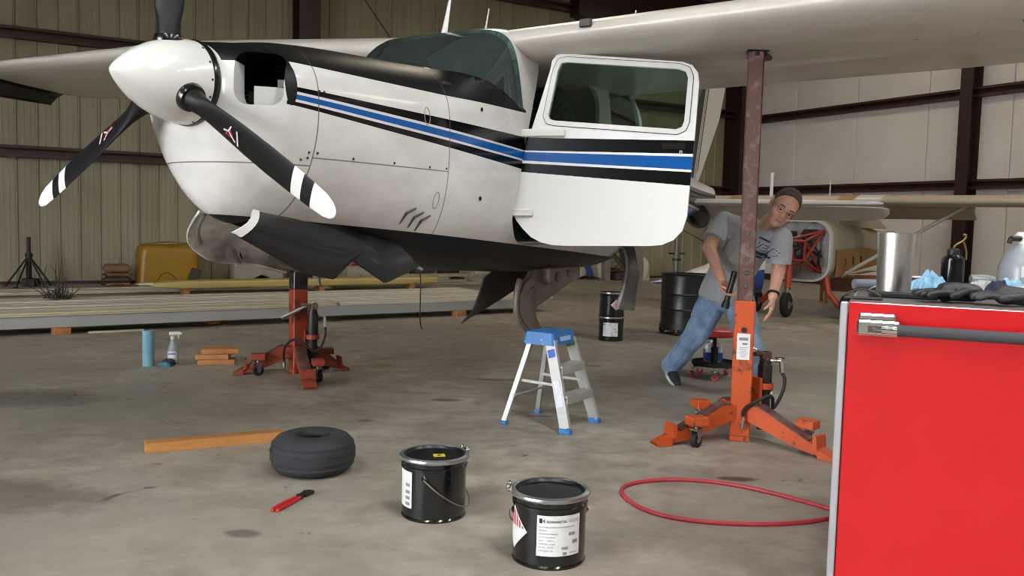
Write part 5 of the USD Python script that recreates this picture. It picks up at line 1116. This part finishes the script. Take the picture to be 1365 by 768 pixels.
# head and face
ms += [elli(hp(0, -.012, .035), .078, .095, .098), elli(hp(0, .012, -.03), .066, .085, .075), elli(hp(0, .045, -.085), .040, .034, .040), elli(hp(0, .040, .02), .062, .05, .052)]
ms += [bone(hp(0, .080, .012), .012, hp(0, .104, -.028), .0145, 12), elli(hp(.014, .092, -.032), .010, .009, .011, 12), elli(hp(-.014, .092, -.032), .010, .009, .011, 12)]
ms += [bone(hp(-.020, .081, -.063), .0075, hp(.020, .081, -.063), .0075, 12), bone(hp(-.017, .079, -.073), .008, hp(.017, .079, -.073), .008, 12), elli(hp(0, .070, -.098), .024, .020, .022, 14)]
ms += [bone(hp(-.045, .072, .022), .010, hp(.045, .072, .022), .010, 12)]
for s in (-1, 1):
    ms += [elli(hp(s * .082, -.018, -.005), .009, .032, .019, 14), elli(hp(s * .044, .052, -.035), .022, .024, .024, 14)]
ms += hand(J['wrR'], np.array([.25, -.30, -.85]), np.array([.55, -.75, .1]), 1, 1.15)
ms += hand(J['wrL'], np.array([-.05, -.05, -1.0]), np.array([-.75, .35, 0]), -1, .55)
body = blend(ms, .008, 6)
bd = part(man_, 'body', body, M_SKIN, True)
# hair cap, ears stay free
def headcut(n_r, n_f, n_u, p):                             # half space beyond p along a direction of the head
    d = hrt * n_r + hfw * n_f + hup * n_u; a, b_, d = frame_from(d); return man(box((.6, .6, .6))).transform(np.column_stack([a, b_, d, p + d * .3]))
hair = elli(hp(0, -.014, .040), .0845, .100, .105, 48) - headcut(0, .76, -.65, hp(0, .036, .070)) - (headcut(0, 0, -1, hp(0, 0, .005)) ^ headcut(0, 1, 0, hp(0, -.005, 0))) - headcut(0, 0, -1, hp(0, 0, -.055))
hm = blend([hair], .007, 1); hv = hm.vertices; hm.vertices = hv + (hv - Hh) * ((meshkit.fbm(hv * 60, 3, 2) - .5) * .035)[:, None]
part(man_, 'hair', hm, M_HAIR, True)
eyes = []
for s in (-1, 1):
    part(man_, 'eye', tri(elli(hp(s * .031, .0775, .000), .011, .006, .009, 16)), plain('eye_white', '#a59c95', .3), True)
    part(man_, 'iris', tri(elli(hp(s * .031 + .001, .0835, -.002), .0072, .0058, .004, 12)), plain('dark_iris', '#1d1a18', .3), True)
    part(man_, 'eyebrow', tube(spline([hp(s * .016, .087, .020), hp(s * .032, .086, .026), hp(s * .048, .076, .021)], 8), .0042, 6), M_HAIR)
part(man_, 'mouth', tube(spline([hp(-.021, .083, -.0685), hp(0, .090, -.068), hp(.021, .083, -.0685)], 8), .0028, 6), plain('lip', '#8a4c42', .5))
fr = []
for s in (-1, 1):
    fr.append(tube([hp(s * .033 + .022 * math.cos(a), .096, -.003 + .016 * math.sin(a)) for a in np.linspace(0, 2 * np.pi, 25)], .0013, 6))
    fr.append(tube(spline([hp(s * .055, .095, .004), hp(s * .074, .05, .008), hp(s * .083, -.02, .006)], 10), .0014, 6))
fr.append(tube(spline([hp(-.011, .097, .002), hp(0, .102, .005), hp(.011, .097, .002)], 6), .0013, 6))
part(man_, 'eyeglasses', fr, M_DARKSTEEL)
# T-shirt
def off(a, b, t): return lerp(J[a], J[b], t)
sh = [bone(J['pel'] + [-.02, 0, .0], .178, J['waist'], .172), bone(J['waist'], .172, J['chest'], .163),
      m3.Manifold.batch_hull([ball(J['chest'], .146), ball(lerp(J['shR'], J['chest'], .22), .096), ball(lerp(J['shL'], J['chest'], .22), .096), ball(lerp(J['neck'], J['chest'], .45), .078)]),
      bone(J['shR'], .086, off('shR', 'elR', .85), .088), bone(J['shL'], .086, off('shL', 'elL', .92), .086),
      m3.Manifold.batch_hull([ball(J['waist'] + [.02, -.06, .0], .11), ball(J['chest'] + [.0, -.05, -.03], .115), ball(J['pel'] + [.0, -.04, .09], .13)])]
shm = blend(sh, .016, 8); v = shm.vertices
fold = meshkit.fbm(v * np.array([9, 9, 4.0]) + 3.1, 4, 7) - .5; shm.vertices = v + shm.vertex_normals * (fold * .022)[:, None]
# open ends: cut off below the hem and at the sleeve ends so that the arms come out of the cloth
sman = man(shm)
def endcut(p, d): 
    d = d / np.linalg.norm(d); a, b, c = frame_from(d); return man(box((.6, .6, .6))).transform(np.column_stack([a, b, c, p + d * .3]))
sman = sman - (endcut(off('shR', 'elR', .74), J['elR'] - J['shR']) ^ ball(off('shR', 'elR', .95), .14)) - (endcut(off('shL', 'elL', .80), J['elL'] - J['shL']) ^ ball(off('shL', 'elL', 1.0), .14))
sman = sman - (endcut(J['pel'] + np.array([0, 0, -.07]), np.array([-.25, .05, -1.0])))
sman = sman - endcut(lerp(J['neck'], J['chest'], .12), hp(0, 0, -.05) - J['chest']).__xor__(ball(J['neck'], .085))
ts = part(man_, 't_shirt', tri(sman), M_SHIRT, 60)
# jeans
jn = [bone(J['hipR'] + [0, 0, .03], .118, J['hipL'] + [0, 0, .03], .115), bone(J['pel'] + [-.01, 0, .07], .150, J['pel'], .150),
      chain([J['hipR'], J['kneeR'], lerp(J['kneeR'], J['ankR'], .97)], [.122, .094, .080]), chain([J['hipL'], J['kneeL'], lerp(J['kneeL'], J['ankL'], .97)], [.122, .094, .080])]
jm = blend(jn, .016, 8); v = jm.vertices; fold = meshkit.fbm(v * np.array([8, 8, 14.0]), 4, 3) - .5
jm.vertices = v + jm.vertex_normals * (fold * .026)[:, None]
part(man_, 'jeans', jm, M_JEANS, 60)
# shoes
def shoe(ank, yaw, pitch):
    prof = [ball((-.055, 0, .04), .040, 16), ball((.02, 0, .045), .042, 16), ball((.12, .0, .030), .040, 16), ball((.165, 0, .024), .030, 16), ball((-.03, 0, .085), .044, 16)]
    up = blend([m3.Manifold.batch_hull(prof[:4]), m3.Manifold.batch_hull([prof[0], prof[1], prof[4]])], .012, 4)
    so = prism(affinity.scale(Point(0, 0).buffer(1, 16), .138, .048), .026, (.058, 0, 0))
    tr_ = lambda m: move(m, ank, rz=math.degrees(yaw), ry=pitch)
    return tr_(move(up, (0, 0, .006))), tr_(so), tr_(join([box((.006, .06, .004), (.035 + .02 * k, 0, .083 - .010 * k), ch=.001, ry=20) for k in range(4)]))
fR = J['ankR'] * [1, 1, 0] + np.array([0, 0, .055]); fL = J['ankL'] * [1, 1, 0]
for p, yw, pt in ((fR, math.radians(-80), 24), (fL, math.radians(-28), 0)):
    u_, s_, l_ = shoe(p, yw, pt)
    sp_ = part(man_, 'shoe', u_, M_SHOE, 50); part(sp_, 'sole', s_, M_SOLE, 40); part(sp_, 'laces', l_, M_SOLE)
wd_ = (J['wrL'] - J['elL']) / np.linalg.norm(J['wrL'] - J['elL'])
wt = J['wrL'] - wd_ * .03
part(man_, 'wrist_band', tube([wt + frame_from(wd_)[0] * .034 * math.cos(a) + frame_from(wd_)[1] * .034 * math.sin(a) for a in np.linspace(0, 2 * np.pi, 25)], .010, 8), M_RUBBER)
# print on the shirt front
from scipy.spatial import cKDTree
shirt = tri(sman); pc_, fi_ = trimesh.sample.sample_surface(shirt, 60000, seed=5)
nz = -ray(1018, 330); nz /= np.linalg.norm(nz); cpt = at_y(1018, 330, 6.2) - g0
ex_ = np.array([.88, .1, -.40]); ex_ -= nz * (ex_ @ nz); ex_ /= np.linalg.norm(ex_); ey_ = np.cross(nz, ex_)
front = shirt.face_normals[fi_] @ nz > .15; q3 = pc_[front] - cpt; q2 = np.stack([q3 @ ex_, q3 @ ey_], 1); dep = q3 @ nz; kd = cKDTree(q2)
def cloth_print(m, lift):
    m = m.subdivide_to_size(.02); v = m.vertices; _, ix = kd.query(v[:, :2], k=12); d_ = np.median(dep[ix], axis=1) + v[:, 2] + lift
    m.vertices = cpt + v[:, :1] * ex_ + v[:, 1:2] * ey_ + d_[:, None] * nz; return m
M_PRT, M_PRT2 = plain('navy_shirt_print', '#2f3c58', .85), plain('pale_shirt_print', '#b9bfc8', .85)
big_ = text('VETS', .05, (-.075, -.02, 0), (1, 0, 0), (.28, 1, 0), .0015, True)
part(ts, 'shirt_print', cloth_print(text('VETS', .05, (-.071, -.024, 0), (1, 0, 0), (.28, 1, 0), .0015, True), .004), M_PRT, False)
part(ts, 'shirt_print', cloth_print(big_, .0065), M_PRT2, False)
part(ts, 'shirt_print', cloth_print(join([prism(affinity.rotate(rrect(.15, .022, .008), 4), .0015, (.0, -.052, 0)), prism(affinity.rotate(rrect(.09, .014, .005), 6), .0015, (-.02, -.080, 0)), prism(rrect(.085, .012, .004), .0015, (-.02, .052, 0))]), .004), M_PRT, False)
# flashlight in his right hand
pm = J['wrR'] + g0 + np.array([.045, -.075, -.065])
fa, fb = pm - flat_dir * .085, pm + flat_dir * .125
a_, b_, d_ = frame_from(flat_dir); T = np.eye(4); T[:3, 0], T[:3, 1], T[:3, 2] = a_, b_, d_
fl = thing('flashlight', "black flashlight held in the man's right hand", 'flashlight', pm)
def fll(prof, seg=24): m = lathe(prof, seg); m.apply_transform(T); return m
part(fl, 'barrel', fll([(.002, -.085), (.018, -.085), (.020, -.08), (.020, .09), (.002, .09)]), plain('black_flashlight', '#101113', .35), 30)
part(fl, 'head', fll([(.020, -.085), (.027, -.10), (.028, -.14), (.024, -.142), (.002, -.14)]), plain('black_flashlight', '#101113', .35), 30)
part(fl, 'tail_cap', fll([(.0205, .088), (.022, .09), (.022, .125), (.018, .13), (.002, .13)]), plain('black_flashlight', '#101113', .35), 30)
# ================================================================ stool, jug and bag behind the jack
sb_ = at(951, 503); t = thing('rolling_stool', 'low rolling mechanic stool with a red seat and black tray', 'stool', sb_)
part(t, 'seat', lathe([(.002, .355), (.150, .355), (.172, .365), (.176, .385), (.170, .408), (.145, .418), (.002, .420)], 44), plain('red_vinyl_seat', '#b3202a', .35, coat=.2), 40)
part(t, 'seat_post', [cyl((0, 0, .13), (0, 0, .26), .030), cyl((0, 0, .25), (0, 0, .355), .016), lathe([(.02, .345), (.07, .345), (.07, .357), (.02, .357)], 20)], M_RUBBER)
part(t, 'height_lever', tube(spline([(-.02, -.03, .33), (-.10, -.09, .335), (-.14, -.11, .30)], 10), .010), M_RUBBER)
part(t, 'tray', lathe([(.002, .105), (.17, .105), (.185, .11), (.19, .14), (.184, .14), (.178, .117), (.002, .113)], 40), M_RUBBER, 40)
for k in range(5):
    a = math.radians(-100 + 72 * k); p = dirv(a) * .19
    part(t, 'tray_leg', tube([dirv(a) * .12 + [0, 0, .10], dirv(a) * .185 + [0, 0, .095]], .012), M_CHROME)
    caster(t, p, .030, a + 1.0, plain('red_caster', '#b02a34', .4), M_CHROME)
jb = at(946, 492) + np.array([-.0, .10, 0]); jb = sb_ + np.array([.01, .10, .113])
t = thing('cleaner_jug', 'white plastic jug with a blue label standing on the stool tray', 'jug', jb)
part(t, 'jug_body', join([box((.15, .085, .17), (0, 0, .085), ch=.02)]), plain('white_plastic_jug', '#c6c9cc', .35), 40); part(t, 'jug_neck', lathe([(.028, .165), (.022, .19), (.022, .21), (.002, .21)], 20), plain('white_plastic_jug', '#c6c9cc', .35))
part(t, 'label', box((.152, .002, .07), (0, -.043, .055)), plain('blue_jug_label', '#2a4f9c', .5)); part(t, 'label', box((.002, .06, .09), (-.076, 0, .07)), plain('blue_jug_label', '#2a4f9c', .5))
bg = at(1007, 503); t = thing('product_bag', 'small pale yellow bag with a black emblem beside the jack', 'bag', bg + np.array([.06, .25, 0]), 10)
part(t, 'bag_body', join([tri(m3.Manifold.batch_hull([ball((-.07, 0, .03), .03), ball((.07, 0, .03), .03), ball((-.07, .01, .12), .018), ball((.07, .01, .12), .018)]))]), plain('pale_yellow_bag', '#b3a877', .6, var=.1), 40)
part(t, 'emblem', prism(affinity.scale(Point(0, 0).buffer(1, 12), .045, .022), .002, (-.03, -.031, .055), (1, 0, .1), (0, .0, 1)), M_INK)
# ================================================================ red tool cabinet and what lies on it
TZ = 1.05
c0 = at(1121.5, 401.5, TZ); fdir = np.array([math.cos(math.radians(-24)), math.sin(math.radians(-24)), 0]); fn = np.array([-fdir[1], fdir[0], 0])   # along the red side; away from the camera
CW, CD = .80, 1.50
t = CAB = thing('tool_cabinet', 'tall glossy red tool cabinet with a padded push handle', 'tool cabinet', (c0[0], c0[1], 0), -24)
g = Graph(); o = g.obj(); n = g.noise(o, 2.5, 4, .6); sm = g.rng(g.noise(o, 16, 4, .7), .66, .74)
M_RED = g.done('red_cabinet_paint', base_color=g.mix(sm * .25, g.mix(g.rng(n, .3, .7), C('#b40d15'), C('#be161d')), C('#9c1420')), roughness=.22, coat_weight=.35)
M_ALUT = plain('silver_corner_trim', '#b9bcc0', .3, metal=.6)
part(t, 'side_panel', box((CW - .02, .02, TZ - .11), (CW / 2 + .012, .012, .11 + (TZ - .11) / 2), ch=.003), M_RED, 30)
part(t, 'cabinet_body', box((CW - .05, CD - .04, TZ - .13), (CW / 2 + .015, CD / 2 + .005, .115 + (TZ - .13) / 2), ch=.006), plain('cabinet_carcass', '#8c1218', .4), 30)
part(t, 'corner_trim', box((.021, .035, TZ - .105), (.0085, .016, .10 + (TZ - .105) / 2 + .003), ch=.003), M_ALUT, 30)
part(t, 'corner_trim', box((.021, .035, TZ - .105), (CW - .0, .016, .10 + (TZ - .105) / 2 + .003), ch=.003), M_ALUT, 30)
for k in range(5):
    z0 = .14 + .178 * k
    d_ = part(t, 'drawer', box((.018, CD - .10, .168), (.016, CD / 2, z0 + .084), ch=.004), M_RED, 30)
    part(d_, 'drawer_pull', box((.016, CD - .12, .02), (.006, CD / 2, z0 + .155), ch=.005), M_ALUT, 30)
part(t, 'worktop', [box((CW - .05, CD - .05, .010), (CW / 2, CD / 2, TZ - .006), ch=.003)], plain('dark_top_mat', '#5a524d', .7), 30)
hz = .978
hx0 = .055
br = part(t, 'handle_bracket', [box((.115, .05, .045), (hx0 + .05, -.022, hz + .002), ch=.006), box((.10, .03, .024), (hx0 + .045, -.008, hz + .03), ch=.006)], M_CHROME, 30)
part(br, 'bracket_badge', box((.07, .004, .020), (hx0 + .058, -.048, hz), ch=.001), plain('dark_badge', '#3c3a38', .4))
part(br, 'badge_lettering', text('Snap-on', .0105, (hx0 + .034, -.0505, hz - .005), (1, 0, 0), (0, 0, 1), .0008, True), M_CHROME, False)
part(t, 'handle_grip', cyl((hx0 + .10, -.045, hz), (CW + .05, -.045, hz), .0165, seg=28), plain('grey_foam_grip', '#3a3a3c', .75, bump=.001, bscale=300), 40)
part(t, 'handle_tube', cyl((hx0 + .06, -.045, hz), (hx0 + .105, -.045, hz), .0125), M_CHROME)
for a in (.08, CW - .08):
    for b in (.12, CD - .12): caster(t, (a, b, 0), .045, .4, M_RUBBER, M_GREASE)
def ontop(px, py, z=TZ): return at(px, py, z)
# steel tumbler
tb = ontop(1190.5, 392)
t = thing('tumbler', 'tall brushed stainless steel tumbler on the tool cabinet', 'tumbler', tb)
kk = (tb - CAM) @ FWD / F_PX; RT, HT_ = 23.6 * kk, 81 * kk
g = Graph(); o = g.obj(); br_ = g.noise(g.scaled(o, (1, 1, 90)), 6, 3)
M_BRUSH = g.done('brushed_stainless', base_color=(.62, .61, .59), metallic=1.0, roughness=.27, anisotropic=.5, normal=g.bump(br_, .001, .2))
part(t, 'cup', lathe([(.002, .0), (RT * .86, .0), (RT * .885, .004), (RT * .985, HT_ - .012), (RT, HT_ - .01), (RT, HT_), (RT - .004, HT_), (RT - .006, HT_ - .02), (RT * .8, .02), (.002, .02)], 64), M_BRUSH, 40)
# dark jar with a pump spout
jb = ontop(1268, 386); kk = (jb - CAM) @ FWD / F_PX
t = thing('oil_bottle', 'black bottle with a bent brass spout on the tool cabinet', 'bottle', jb)
r = 14 * kk; h = 53 * kk
part(t, 'bottle_body', lathe([(.002, 0), (r * .95, 0), (r, .004), (r, h * .70), (r * .92, h * .80), (r * .6, h * .86), (r * .5, h * .89), (r * .5, h * .98), (.002, h)], 32), plain('black_bottle', '#0e0f11', .18), 40)
part(t, 'bottle_cap', lathe([(r * .52, h * .86), (r * .56, h * .87), (r * .56, h * 1.0), (r * .3, h * 1.04), (.002, h * 1.04)], 24), M_DARKSTEEL)
part(t, 'spout', tube(spline([(0, 0, h), (.004, 0, h * 1.10), (r * .9, 0, h * 1.25), (r * 1.1, 0, h * 1.36), (r * .85, 0, h * 1.38)], 20), .0042), plain('brass', '#8a7350', .35, metal=.7))
part(t, 'trigger', tube(spline([(r * .9, 0, h * 1.20), (r * 1.15, 0, h * 1.0), (r * 1.2, 0, h * .75)], 12), .004), plain('brass', '#8a7350', .35, metal=.7))
# cloths, gloves, rags
M_RAG = plain('light_blue_rag', '#86b4cf', .85, var=.12, vscale=18, bump=.004, bscale=40)
M_BLKG = plain('black_glove', '#1b1b1d', .55, var=.3, vscale=22)
M_GREYG = plain('grey_cloth', '#a19c99', .85, var=.25, vscale=20, bump=.004, bscale=50)
def rag(seed, sx, sy, h, spiky=.5):
    n = 40; u = np.linspace(-1, 1, n); X_, Y_ = np.meshgrid(u, u); a = np.arctan2(Y_, X_); rr = np.hypot(X_, Y_)
    edge = 1 + spiky * (meshkit.fbm(np.stack([np.cos(a) * 2.2, np.sin(a) * 2.2, np.full_like(a, seed)], -1), 3, seed) - .5)
    rg_ = 1 - np.abs(2 * meshkit.fbm(np.stack([X_ * 1.9, Y_ * 1.9, np.full_like(X_, seed * 1.7)], -1), 3, seed + 9) - 1)
    z = h * np.clip(1.05 - rr ** 2.2 * .8, 0, 1) * (rg_ ** 1.5 * .6 + .5 * meshkit.fbm(np.stack([X_ * 2.6, Y_ * 2.6, np.full_like(X_, seed * 3.1)], -1), 4, seed + 5)) * (.55 + .45 * rg_)
    v = np.stack([X_ * sx * edge, Y_ * sy * edge, z + .002], -1).reshape(-1, 3); i, j = np.meshgrid(np.arange(n - 1), np.arange(n - 1), indexing='ij')
    q = np.stack([i * n + j, i * n + j + 1, (i + 1) * n + j + 1, (i + 1) * n + j], -1).reshape(-1, 4); f = np.vstack([q[:, [0, 1, 2]], q[:, [0, 2, 3]]])
    m = trimesh.Trimesh(v, f, process=False); b = m.copy(); b.vertices[:, 2] = np.maximum(b.vertices[:, 2] - .004, 0); b.invert(); return join([m, b])
def topthing(name, label, cat, px, py, mesh, mat, rz=0, smooth=50): return single(name, mesh, mat, label, cat, ontop(px, py), rz, smooth=smooth)
topthing('blue_rag', 'light blue rag crumpled right of the tumbler', 'rag', 1241, 388, rag(3, .065, .05, .085, 1.3), M_RAG, 20)
topthing('blue_rag', 'light blue rag at the far right of the cabinet top', 'rag', 1349, 396, rag(8, .06, .035, .075, .5), M_RAG, -10)
def glove(seed):
    ms = [bone((-.06, 0, .018), .026, (.03, 0, .02), .030, 14)]
    for k in range(4): ms.append(chain([(.03, -.033 + .022 * k, .018), (.075, -.04 + .026 * k, .016), (.115 - .008 * abs(k - 1.5), -.042 + .028 * k, .012)], [.012, .011, .010], 10))
    ms.append(chain([(-.02, .02, .02), (.02, .055, .016), (.045, .062, .012)], [.014, .012, .010], 10))
    m = blend(ms, .006, 5); v = m.vertices; m.vertices = v + m.vertex_normals * ((meshkit.fbm(v * 30 + seed, 3, seed) - .5) * .014)[:, None]; m.vertices[:, 2] -= m.vertices[:, 2].min(); return m
topthing('work_glove', 'black work glove lying at the front edge of the cabinet top', 'glove', 1272, 403, glove(2), M_BLKG, 185)
topthing('work_glove', 'black and grey glove at the right edge of the cabinet top', 'glove', 1352, 408, glove(5), plain('dark_grey_glove', '#2f2e30', .6, var=.4, vscale=24), 160)
topthing('grey_cloth', 'crumpled light grey cloth behind the black gloves', 'cloth', 1308, 395, rag(12, .07, .04, .065, .8), M_GREYG, 10)
topthing('grey_cloth', 'pale crumpled cloth at the right front corner of the cabinet top', 'cloth', 1362, 400, rag(15, .05, .035, .055, .6), plain('pale_cloth', '#b9b5b4', .85, var=.2), 10)
topthing('navy_cloth', 'crumpled navy cloth beside the right-hand blue rag', 'cloth', 1330, 397, join([rag(19, .045, .03, .07, .3)]), plain('navy_cloth', '#232a3c', .85, var=.2), -15)
topthing('dark_rag', 'dark folded rag lying behind the tumbler', 'rag', 1216, 384, rag(23, .075, .05, .045, .4), plain('dark_rag_fabric', '#24242a', .85), 5)
topthing('black_tray', 'flat black tool tray at the foot of the tumbler', 'tray', 1203, 397, join([box((.20, .07, .008), (0, 0, .004), ch=.003), box((.2, .006, .016), (0, -.034, .008), ch=.002), box((.2, .006, .016), (0, .034, .008), ch=.002)]), plain('black_tray_plastic', '#141415', .4), -21)
topthing('dark_strip', 'dark grey strip lying at the left front edge of the cabinet top', 'strip', 1150, 399, join([box((.11, .03, .008), (0, 0, .004), ch=.002), tube(spline([(-.05, 0, .012), (0, .01, .03), (.05, .0, .012)], 12), .003)]), plain('dark_strip_plastic', '#2e2a29', .6), -15)
topthing('grey_tape_roll', 'grey cylinder lying on the cabinet left of the tumbler', 'roll', 1155, 386, move(lathe([(.002, -.05), (.017, -.05), (.019, -.045), (.019, .045), (.017, .05), (.002, .05)], 24), (0, 0, .019), ry=90), plain('dull_blue_grey', '#5d6069', .6), 8)
wr_ = ontop(1160, 390)
t = thing('wire_bundle', 'thin pale wires bent beside the foot of the tumbler', 'wire', wr_)
for k in range(3): part(t, 'wire', tube(spline([(-.02 + .01 * k, .01 * k, .004), (.02 + .008 * k, 0, .025), (.055, .004 * k, .055 - .008 * k)], 12), .0022, 6), M_ZINC)
st_ = ontop(1220, 382)
for k, (dx, dy, z, col_, lab_, rz) in enumerate(((0, 0, 0, '#9d978f', 'long pale tool lying at the back of the cabinet top', -14), (.03, .06, 0, '#7d7a76', 'grey steel bar behind the pale tool on the cabinet top', -16), (.02, -.045, 0, '#8f8b86', 'second grey steel bar nearest the blue rag', -12))):
    single('hand_tool', join([box((.24, .018, .012), (0, 0, .006), ch=.004), box((.05, .028, .014), (.11, 0, .007), ch=.005)]), plain('tool_metal_%d' % k, col_, .35, metal=.6), lab_, 'tool', st_ + np.array([dx, dy, z]), rz)
t = thing('red_white_packet', 'small red and white packet behind the blue rag', 'packet', ontop(1243, 380), -12)
part(t, 'packet_white', box((.085, .04, .034), (-.04, 0, .017), ch=.005), plain('white_packet', '#c9c3c1', .5)); part(t, 'packet_red', box((.055, .042, .028), (.03, 0, .014), ch=.005), plain('red_packet', '#c02230', .45))
t = thing('paint_marker', 'white marker standing beside the black bottle', 'marker', ontop(1273, 385))
part(t, 'marker_body', lathe([(.002, 0), (.006, 0), (.007, .004), (.007, .055), (.002, .056)], 16), plain('white_marker', '#d0cdca', .4)); part(t, 'marker_cap', lathe([(.0075, .05), (.0075, .075), (.004, .082), (.002, .082)], 16), plain('white_marker', '#d0cdca', .4))
t = thing('clear_bottle', 'clear plastic bottle lying behind the grey cloth', 'bottle', ontop(1311, 381), -8)
part(t, 'bottle_body', move(lathe([(.002, -.06), (.024, -.06), (.027, -.05), (.027, .03), (.012, .055), (.010, .075), (.002, .075)], 28), (0, 0, .027), ry=90).apply_scale(.85), plain('clear_pet', '#aab0b2', .15, transmission_weight=.5), 40)
part(t, 'bottle_cap', move(lathe([(.011, -.088), (.012, -.086), (.012, -.072), (.002, -.07)], 16), (0, 0, .027), ry=-90).apply_scale(.85), plain('white_marker', '#d0cdca', .4))
t = thing('spray_jug', 'cloudy plastic spray jug at the right edge of the picture', 'jug', ontop(1360, 388))
part(t, 'jug_body', lathe([(.002, 0), (.076, 0), (.083, .008), (.081, .09), (.062, .14), (.036, .17), (.029, .18), (.002, .18)], 32), plain('cloudy_jug', '#a7acb0', .25, transmission_weight=.3), 40)
part(t, 'jug_cap', lathe([(.002, .172), (.031, .172), (.031, .21), (.022, .222), (.002, .222)], 20), plain('white_marker', '#d0cdca', .4))
part(t, 'spray_nozzle', [cyl((-.025, -.02, .197), (-.066, -.03, .197), .010), cyl((-.066, -.03, .197), (-.072, -.031, .18), .009)], M_DARKSTEEL)
part(t, 'label', wrap(.06, .04, .0812, math.radians(-100), .075), M_PAPER)
